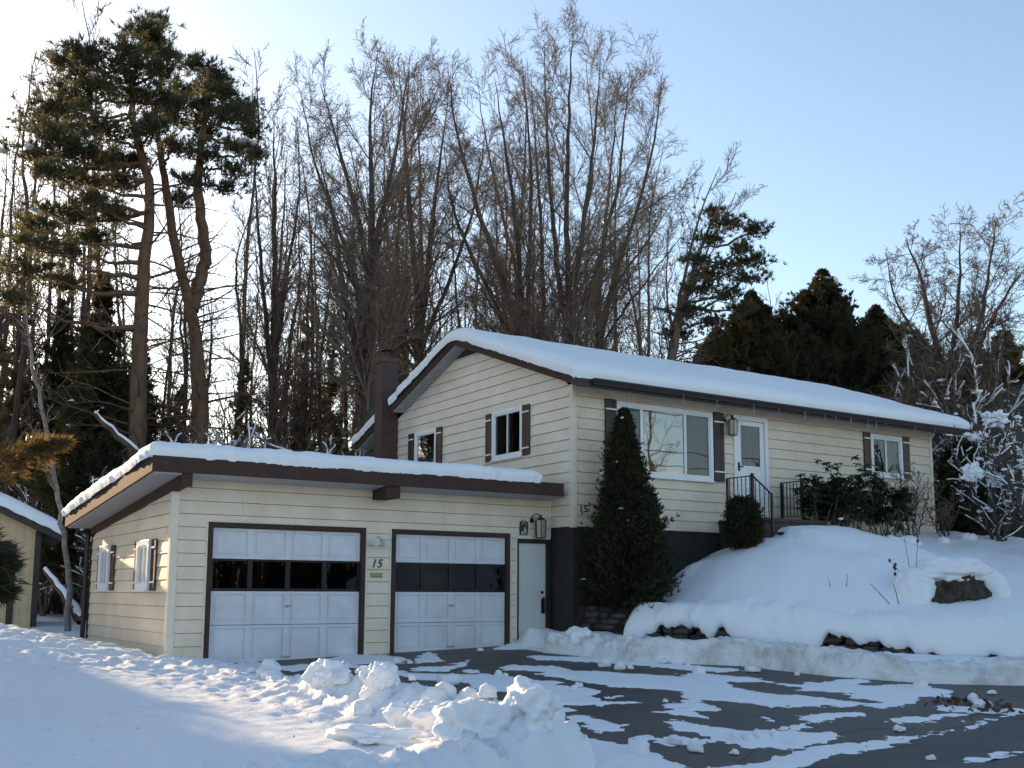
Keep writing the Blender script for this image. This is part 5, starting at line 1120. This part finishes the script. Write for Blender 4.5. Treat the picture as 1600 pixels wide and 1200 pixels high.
for i in range(150):
    px = rg.uniform(-60, 640) if i < 105 else rg.uniform(600, 1250); d = rg.uniform(38, 70) if px < 640 else rg.uniform(42, 60); b = at(px, 900, d); s = rg.uniform(.85, 1.35) if px < 560 else rg.uniform(.9, 1.35) if px < 1060 else rg.uniform(.55, .8)
    place(prot, i % 5, (b[0], b[1], gh(b)-.1), rg.uniform(0, 6), (s, s, s*rg.uniform(.9, 1.15)))
for i in range(74):
    px = rg.uniform(-30, 420) if i < 56 else rg.uniform(420, 640); d = rg.uniform(27, 44) if px > 170 else rg.uniform(35, 46); b = at(px, 900, d); s = rg.uniform(.7, 1.35)
    place(thick, i % 3, (b[0], b[1], gh(b)-.1), rg.uniform(0, 6), (s, s, s))
for i in range(9):
    px = rg.uniform(1450, 1560); d = rg.uniform(31, 40); b = at(px, 900, d); s_ = rg.uniform(1.0, 1.7); place(thick, i % 3, (b[0], b[1], 1.6), rg.uniform(0, 6), (s_, s_, s_*1.1))
# far wood on the horizon (a mass)
rg = np.random.default_rng(5); n = 2600; th = np.radians(rg.uniform(-40, 75, n)); dd = rg.uniform(75, 140, n); S = np.stack([CC[0]+np.sin(th)*dd, CC[1]+np.cos(th)*dd, np.full(n, .4)], -1); L = rg.uniform(5, 10, n)
P1, R1 = grow(S, np.tile(np.array((0, 0, 1.)), (n, 1)), L, rg.uniform(.06, .16, n), np.full(n, .02), 5, .04, .1, rg); parts = [tubes(P1, R1, 4)]
S, d_, L, r = spawn(P1, R1, 9, .2, 1, .6, .26, rg, .4); P2, R2 = grow(S, d_, L, np.full(len(r), .035), np.full(len(r), .012), 3, .12, .06, rg); parts.append(tubes(P2, R2, 3))
V, F = merge(parts); tag(link_mesh('distant_wood', V, F, M['bark_dark']), 'grey-brown leafless wood far behind the buildings', 'woods', kind='stuff')
n = 1400; th = np.radians(rg.uniform(115, 215, n)); dd = rg.uniform(45, 85, n); S = np.stack([CC[0]+np.sin(th)*dd, CC[1]+np.cos(th)*dd, np.full(n, -.4)], -1); L = rg.uniform(4, 9, n)
P1, R1 = grow(S, np.tile(np.array((0, 0, 1.)), (n, 1)), L, rg.uniform(.10, .26, n), np.full(n, .03), 5, .04, .1, rg); parts = [tubes(P1, R1, 4)]
S, d_, L, r = spawn(P1, R1, 12, .05, 1, .8, .32, rg, .4); P2, R2 = grow(S, d_, L, np.full(len(r), .06), np.full(len(r), .02), 3, .12, .06, rg); parts.append(tubes(P2, R2, 3))
V, F = merge(parts); tag(link_mesh('distant_wood', V, F, M['found']), 'dark wood across the road behind the camera, mirrored in the garage windows', 'woods', kind='stuff')
# leaning birch, fallen log
b = at(112, 900, 24); b = np.array((b[0], b[1], gh(b)-.1)); bare_tree('birch_tree', b, [([b]+[at_h(x, y, 24) for x, y in ((105,860),(90,770),(75,690),(60,610),(48,560),(40,470))], [.07, .06, .052, .045, .038, .03, .01])], 61, 'thin pale birch leaning left between the shed and the garage', n1=14, n2=4, n3=3, n4=0, t0=.35, ang=.6, l1=.16, mb='birch', twig='bark_twig')
p0 = at(70, 892, 25); p1 = at(128, 958, 24); P, R = stem_from([p0, (p0+p1)/2+np.array((0, 0, -.05)), p1+np.array((0, 0, -.15))], [.05, .08, .11], 12, .02, rg); V, F = tubes(P, R, 8)
lg = link_mesh('fallen_log', V, F, M['bark_dark'], smooth=True); tag(lg, 'dark fallen log leaning in the brush between the shed and the garage', 'log')
V, F = tubes(P+np.array((0, 0, .06)), R*.8, 8); tag(link_mesh('snow_strip', V, F, M['snow_smooth'], smooth=True), 'strip of snow along the top of the fallen log', 'snow')
p0 = at(168, 668, 27); p1 = at(215, 705, 27); P, R = stem_from([p0+np.array((-.3, 0, .3)), p0, p1, p1+np.array((.3, 0, -.8))], [.04, .07, .09, .1], 12, .02, rg); V, F = tubes(P, R, 8)
tag(link_mesh('broken_branch', V, F, M['bark_dark'], smooth=True), 'broken snowy limb hanging in the brush over the garage corner', 'branch'); V, F = tubes(P+np.array((0, 0, .06)), R*.8, 8); tag(link_mesh('snow_strip', V, F, M['snow_smooth'], smooth=True), 'strip of snow on the broken limb over the garage corner', 'snow')
# nearer evergreen whose branch tips enter at the left edge
def bough(name, label, pts, dist, seed, m, n=260, w=.28):
    rg = np.random.default_rng(seed); q = [at_h(x, y, dist) for x, y in pts]; P, R = stem_from(q, [.04, .02, .006], 20, .01, rg); root = empty(name, tuple(q[0]), label, 'branch')
    P = P-q[0]; V, F = tubes(P, R, 5); link_mesh('stem', V, F, M['bark_dark'], root)
    t = rg.uniform(.0, 1, n)**.8; idx = np.minimum((t*20).astype(int), 19); C = P[0, idx]; dr = nrmz(P[0, -1]-P[0, 0]); s = rg.normal(size=(n, 3))*np.array((1, 1, .5)); C = C+s*w*(1.1-t)[:, None]
    V, F = blades(C, nrmz(dr+s*.9), 9, .14, .02, .35, rg); link_mesh('foliage', V, F, M[m], root)
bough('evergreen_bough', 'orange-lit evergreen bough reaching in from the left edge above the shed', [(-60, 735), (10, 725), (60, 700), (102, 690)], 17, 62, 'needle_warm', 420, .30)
bough('evergreen_bough', 'dark evergreen bough reaching over the shed door at the left edge', [(-70, 850), (-20, 870), (5, 880), (14, 885)], 13, 63, 'cedar', 260, .22)
bough('evergreen_bough', 'dark evergreen bough tip low against the shed door', [(-70, 900), (-25, 910), (0, 925), (10, 935)], 13, 64, 'cedar', 220, .2)

# ------------------------------------------------------------------ planting in front of the house
conifer('arborvitae', 'tall cone-shaped dark arborvitae in front of the picture window', (7.74, -1.42, .62), 3.72, .84, 71, m='arbor', n=34000, ln=.085, wd=.022, cat='evergreen shrub', droop=.5, gap=.3, lump=.6, lo=.02, shape=1.05, nb=5, trunk=.07, snow=26, rag=.5)
conifer('arborvitae', 'side shoot of dark arborvitae bulging right of the tall cone', (8.22, -1.32, .8), 2.15, .42, 72, m='arbor', n=9000, ln=.08, wd=.022, cat='evergreen shrub', droop=.6, lump=.5, lo=.03, shape=.45, nb=5, trunk=.04, snow=6)
sb = at(1166, 870, 20.4)
bxp = (10.1, -2.0, float(terr_z(np.array([10.1]), np.array([-2.0]))[0])-.05)
conifer('boxwood', 'small clipped dark evergreen with a snow cap beside the front steps', bxp, .85, .25, 73, m='arbor', n=9000, ln=.06, wd=.02, cat='evergreen shrub', droop=.7, lump=.3, lo=.02, shape=.28, nb=5, trunk=.03, snow=5)
put_blob('snow_cushion', (10.14, -2.08, bxp[2]+.85), (.15, .11, .06), 91, M['snow_smooth'], 'snow cap on top of the small shrub by the steps', 'snow', None, 3, .3)
b = at(1500, 850, 28); conifer('arborvitae', 'upright dark arborvitae standing right of the house corner', (19.0, -.6, 2.3), 2.35, .62, 74, m='arbor', n=14000, ln=.10, wd=.03, cat='evergreen shrub', droop=.6, lump=.35, lo=.02, shape=.5, nb=5, trunk=.06, snow=2)
conifer('arborvitae', 'wide dark arborvitae hedge end beside the neighbour house', (20.4, -.2, 2.2), 2.0, .75, 75, m='arbor', n=12000, ln=.10, wd=.03, cat='evergreen shrub', droop=.6, lump=.35, lo=.02, shape=.4, nb=5, trunk=.06, snow=3)
def rhodo(name, label, base, stems, h, spread, seed, n1=4):
    rg = np.random.default_rng(seed); root = empty(name, base, label, 'shrub'); S = rg.normal(size=(stems, 3))*np.array((spread*.25, .12, 0)); a = rg.uniform(0, 2*PI, stems); d = np.stack([np.cos(a)*.55*spread/h, np.sin(a)*.3, np.ones(stems)], -1)
    P, R = grow(S, d, h*rg.uniform(.55, 1.05, stems), np.full(stems, .016), np.full(stems, .008), 7, .1, .05, rg); parts = [tubes(P, R, 5)]
    S1, d1, L, r = spawn(P, R, n1, .25, 1, .7, .38, rg, .7, up=.3); P1, R1 = grow(S1, d1, L, r, r*.6, 4, .12, .1, rg); parts.append(tubes(P1, R1, 4)); V, F = merge(parts); link_mesh('stems', V, F, M['bark'], root)
    T = np.concatenate([P[:, -1], P1[:, -1], P1[:, 2]]); T = np.repeat(T, 2, 0)+rg.normal(size=(len(T)*2, 3))*.05; n = len(T); k = 9; th = (np.arange(k)*2*PI/k)[None]+rg.uniform(0, 6, (n, 1)); el = -.45+rg.normal(size=(n, k))*.3
    dr = np.stack([np.cos(th)*np.cos(el), np.sin(th)*np.cos(el), np.sin(el)], -1); sd_ = nrmz(np.cross(dr, np.array((0, 0, 1.)))); l = .12*rg.uniform(.75, 1.2, (n, k, 1)); w = l*.17; c = T[:, None]+0*dr
    V = np.stack([c, c+dr*l*.5+sd_*w+np.array((0, 0, .01)), c+dr*l-np.array((0, 0, .012)), c+dr*l*.5-sd_*w+np.array((0, 0, .01))], 2).reshape(-1, 3); F = np.arange(n*k*4).reshape(-1, 4); link_mesh('leaves', V, F, M['rhodo'], root)
    j = rg.choice(n, 5, replace=False); snow_bits('snow_clumps', T[j]*np.array((1, 1, .6)), .03, .07, root, rg)
rhodo('rhododendron', 'dense dark rhododendron hiding the right stair railing', (12.75, -1.75, 2.25), 22, 1.25, 1.1, 81, 5)
rhodo('rhododendron', 'tall loose rhododendron in the middle of the planting below the siding', (13.7, -1.65, 2.25), 16, 1.45, 1.3, 82, 5)
rhodo('rhododendron', 'lower rhododendron left of the bare shrub under the small window', (14.7, -1.6, 2.3), 13, 1.05, 1.2, 83, 4)
bare_tree('bare_shrub', (15.6, -1.6, 2.25), [([(15.6+a*.2, -1.6, 2.25), (15.6+a*.55, -1.6+b_*.3, 2.95), (15.6+a, -1.6+b_*.5, 2.25+h_)], [.018, .014, .006]) for a, b_, h_ in ((-.9, .2, 1.6), (-.5, -.3, 1.3), (-.15, .3, 1.55), (.2, -.2, 1.25), (.5, .3, 1.5), (.3, .2, 1.0), (-.6, -.4, .9), (-1.1, -.2, 1.2), (.8, -.1, 1.3), (-.3, .1, 1.75))], 84, 'leggy bare shrub in front of the small window', cat='shrub', n1=8, n2=4, n3=3, n4=0, t0=.2, ang=.6, l1=.34, minr=.0045, curl=.1)
bare_tree('bare_shrub', (16.9, -1.5, 2.3), [([(16.9+a*.2, -1.5, 2.3), (16.9+a*.6, -1.5+b_*.3, 2.7), (16.9+a, -1.5+b_*.5, 2.3+h_)], [.014, .012, .006]) for a, b_, h_ in ((-.6, .2, .9), (-.3, -.3, 1.1), (0, .3, 1.2), (.3, -.2, 1.0), (.5, .3, .9), (.15, .2, .8))], 85, 'twiggy dense bare shrub at the right corner of the house', cat='shrub', n1=7, n2=4, n3=3, n4=0, t0=.15, ang=.6, l1=.35, minr=.004, curl=.16, mb='bark_dark')
for i, (x, y, z, r) in enumerate([(13.3, -2.1, 2.42, .16), (14.1, -2.2, 2.36, .2), (14.8, -2.1, 2.38, .2), (15.0, -2.0, 2.36, .14), (17.2, -1.9, 2.45, .16), (16.3, -1.9, 2.42, .12)]):
    put_blob('snow_mound', (x, y, float(terr_z(np.array([x]), np.array([y]))[0])+r*.1), (r*1.5, r, r*.8), 500+i, M['snow_smooth'], 'small snow mound at the foot of the planting along the house', 'snow mound', 'snow mounds among the shrubs', 3, .4)
# snowy shrubs at the right edge
for i, (px, py, d, h_, sp, sd_, lab) in enumerate([(1560, 840, 27, 3.3, 1.2, 86, 'large snow-laden bare shrub in front of the neighbour house'), (1625, 840, 25, 3.0, 1.2, 87, 'snow-laden bare shrub cut by the right edge of the photo'), (1535, 800, 30, 4.3, 1.0, 89, 'snow-crusted bush under the gable of the neighbour house')]):
    b = at(px, py, d); z = 1.9; rg_ = random.Random(sd_)
    bare_tree('snowy_shrub', (b[0], b[1], z), [([(b[0], b[1], z), (b[0]+sp*.5*math.cos(a), b[1]+sp*.5*math.sin(a), z+h_*.5), (b[0]+sp*math.cos(a), b[1]+sp*math.sin(a), z+h_*rg_.uniform(.7, 1))], [.04, .03, .01]) for a in [k*.9 for k in range(7)]], sd_, lab, cat='shrub', n1=9, n2=5, n3=4, n4=0, t0=.12, ang=.65, l1=.34, up=-.01, minr=.006, curl=.12, snow=90, mb='bark_dark', twig='bark_dark')
for i, (px, py, d, rx, rz, lab) in enumerate([(1528, 682, 26, .28, .11, 'large snow pillow on a branch just right of the roof end'), (1520, 738, 24.6, .24, .19, 'white snow clump resting on the arborvitae right of the house'), (1556, 655, 27, .34, .19, 'pile of snow on the shrub below the neighbour gable'), (1558, 752, 25.5, .2, .13, 'small snow pillow low on the right shrub')]):
    p = at(px, py, d); put_blob('snow_pillow', tuple(p), (rx, rx*.7, rz), 520+i, M['snow_smooth'], lab, 'snow', None, 5, .9, 0, 2.0)
# boulder-like stump with its snow cap
def on_terr(px, py):
    d = ray(px, py); t = np.linspace(8, 40, 4000); q = CC[None]+d[None]*t[:, None]; k = int(np.argmax(q[:, 2] < terr_z(q[:, 0], q[:, 1]))); return q[k]
p = on_terr(1512, 938); ps = np.linalg.norm(p[:2]-CC[:2])/18.7; p = p+np.array((.12, .25, .10))
put_blob('tree_stump', tuple(p), (.50*ps, .34*ps, .40*ps), 95, M['boulder'], 'dark weathered stump poking out of the snowbank under a cap of snow', 'stump', None, 5, .5, -.5, 2.0)
put_blob('snow_cushion', (p[0]+.10, p[1]+.20, p[2]+.36*ps), (.66*ps, .50*ps, .26*ps), 96, M['snow_smooth'], 'thick snow cushion on top of the dark weathered stump', 'snow', None, 5, .3, -.5)
put_blob('snow_mound', (p[0]+.52*ps, p[1]-.10, p[2]+.02), (.34*ps, .42*ps, .42*ps), 97, M['snow_smooth'], 'snow drift against the right side of the dark stump', 'snow mound', None, 5, .25)
put_blob('snow_mound', (p[0]-.42*ps, p[1]+.48*ps, p[2]), (.30*ps, .4*ps, .42*ps), 98, M['snow_smooth'], 'snow drift against the left side of the dark stump', 'snow mound', None, 5, .25)
# dry stalks in the snowbank
for i, (bx_, by_, tx_, ty_, sd_, lab) in enumerate([(1430, 932, 1434, 845, 1, 'tall dry stalk with a seed head left of the stump'), (1426, 925, 1413, 840, 2, 'long thin dry stalk leaning left beside the tall stalk'), (1415, 915, 1390, 876, 3, 'dry stalk cluster of dark seed heads left of the stump'), (1404, 938, 1396, 912, 4, 'short dry stalk low in the snow'), (1390, 938, 1360, 912, 5, 'bare dry stalk lying slanted in the snow'), (1437, 928, 1434, 890, 6, 'short stalk with a drooping brown flower head'), (1299, 918, 1294, 902, 7, 'pair of tiny curled grass stems in the snow'), (1322, 916, 1324, 897, 8, 'single hooked grass stem in the snow')]):
    A_ = on_terr(bx_, by_); d = math.hypot(A_[0]-CC[0], A_[1]-CC[1]); A_ = A_-np.array((0, 0, .05)); B_ = at(tx_, ty_, d); rg_ = np.random.default_rng(sd_); root = empty('dry_stalk', tuple(A_), lab, 'dry plant')
    P, R = stem_from([(0, 0, 0), (B_-A_)*.5+rg_.normal(size=3)*.02, B_-A_], [.006, .005, .004], 10, .003, rg_); V, F = tubes(P, R, 5); link_mesh('stem', V, F, M['bark_dark'], root)
    if i in (0, 2, 5):
        ks = 1 if i != 2 else 6; V0, F0 = ico(2)
        for k in range(ks):
            q = (B_-A_)*(1 if k == 0 else rg_.uniform(.2, .95))+(rg_.normal(size=3)*np.array((.10, .05, .02)) if k else 0); W = V0*np.array((.028, .02, .034))+q; link_mesh('seed_head', W, F0, M['leaf_dead'], root)
# dead leaves on the driveway
rg_ = np.random.default_rng(9); c = np.array([gp(*q) for q in [(1485, 1102), (1500, 1106), (1545, 1108), (1535, 1100), (1498, 1098), (1550, 1112)]]); n = 80; k = rg_.integers(0, len(c), n)
C = np.stack([c[k, 0]+rg_.normal(size=n)*.16, c[k, 1]+rg_.normal(size=n)*.14, np.zeros(n)], -1); C[:, 2] = drive_z(C[:, 0], C[:, 1])+rg_.uniform(.01, .07, n)
a = nrmz(rg_.normal(size=(n, 3))*np.array((1, 1, .5))); b2 = nrmz(np.cross(a, rg_.normal(size=(n, 3)))); V = np.stack([C-a*.045, C+b2*.03, C+a*.045, C-b2*.03], 1).reshape(-1, 3)
tag(link_mesh('dead_leaves', V, np.arange(n*4).reshape(-1, 4), M['leaf_dead']), 'scatter of brown dead leaves on the asphalt near the right snow edge', 'leaves', kind='stuff')

# ------------------------------------------------------------------ unseen spruces added left to block the sun, then the place across the street
SG = 'dense evergreens added out of frame to block the sun'
sund = np.array((math.sin(math.radians(SUN_AZ)), math.cos(math.radians(SUN_AZ)))); sper = np.array((sund[1], -sund[0]))
pr = conifer('offscreen_spruce', 'dense dark spruce added out of frame to shade the lawn and gable', (0, 0, 0), 13, 2.6, 90, m='cedar', group=SG, n=15000, ln=.42, wd=.12, lump=.3, shape=.7, trunk=.2, gap=.1, lo=.02, nb=6)
firstp = True
def place_shade_spruce(qv, dv, s):
    global firstp
    p = sper*qv+sund*dv; loc = (p[0], p[1], -.1); rz = qv*3.1
    if firstp: pr.location = loc; pr.rotation_euler = (0, 0, rz); pr.scale = (s, s, s); firstp = False
    else: copy_tree(pr, loc, rz, s)
for qv, dv, s in [(-4.9, 20, 1.25), (-7.0, 21, 1.35), (-9.4, 20, 1.3), (-12.2, 22, 1.4), (-15, 20, 1.3), (-18, 22, 1.4), (-21, 20, 1.3), (-5.3, 29, 1.3), (-8.5, 30, 1.3), (3.9, 34, 1.05), (7.4, 46, 1.9), (9.4, 50, 1.9)]: place_shade_spruce(qv, dv, s)

# across the street, seen only as reflections in the windows
rg = np.random.default_rng(15)
for i in range(9):
    x = -2+i*4.2+rg.uniform(-1, 1); copy_tree(prot[i % 5], (x+4, -34+rg.uniform(-4, 3), 0), rg.uniform(0, 6), (1.1, 1.1, 1.15), 'bare street tree across the road behind the camera', 'street trees across the road')
copy_tree(pr, (27, -30, 0), 1, 1.0, 'dark spruce across the road, mirrored in the picture window', 'spruces across the road')
hx = empty('house', (34, -31, 0), 'pale house with a snowy roof across the road, mirrored in the picture window', 'house')
local(MB().box(27, 41, -38, -31, -.5, 5.6).build('wall', M['siding_pale'], None), hx)
Wr = [(26.4, -38.6, 5.5), (26.4, -34.5, 8.0), (26.4, -30.4, 5.5), (26.4, -30.4, 5.8), (26.4, -34.5, 8.35), (26.4, -38.6, 5.8)]; local(MB().prism(Wr, (15.2, 0, 0)).build('roof', M['snow_smooth'], None), hx)
put_blob('snow_bank', (20, -25, .3), (6.5, 3.0, 2.4), 600, M['snow'], 'large sunlit snow pile across the road, mirrored in the windows', 'snowbank', None, 5, .18, 0, 1.)
for k, z in enumerate((6.3, 6.9, 8.6)):
    xs = np.linspace(-60, 90, 40); P = np.stack([xs, np.full(40, -19.2-.2*k), z+((xs-10)/60)**2*1.2], -1)[None]; V, F = tubes(P, np.full((1, 40), .02), 5); tag(link_mesh('overhead_wire', V, F, M['iron']), ['lowest overhead wire across the street', 'middle overhead wire across the street', 'highest overhead wire across the street'][k], 'wire')
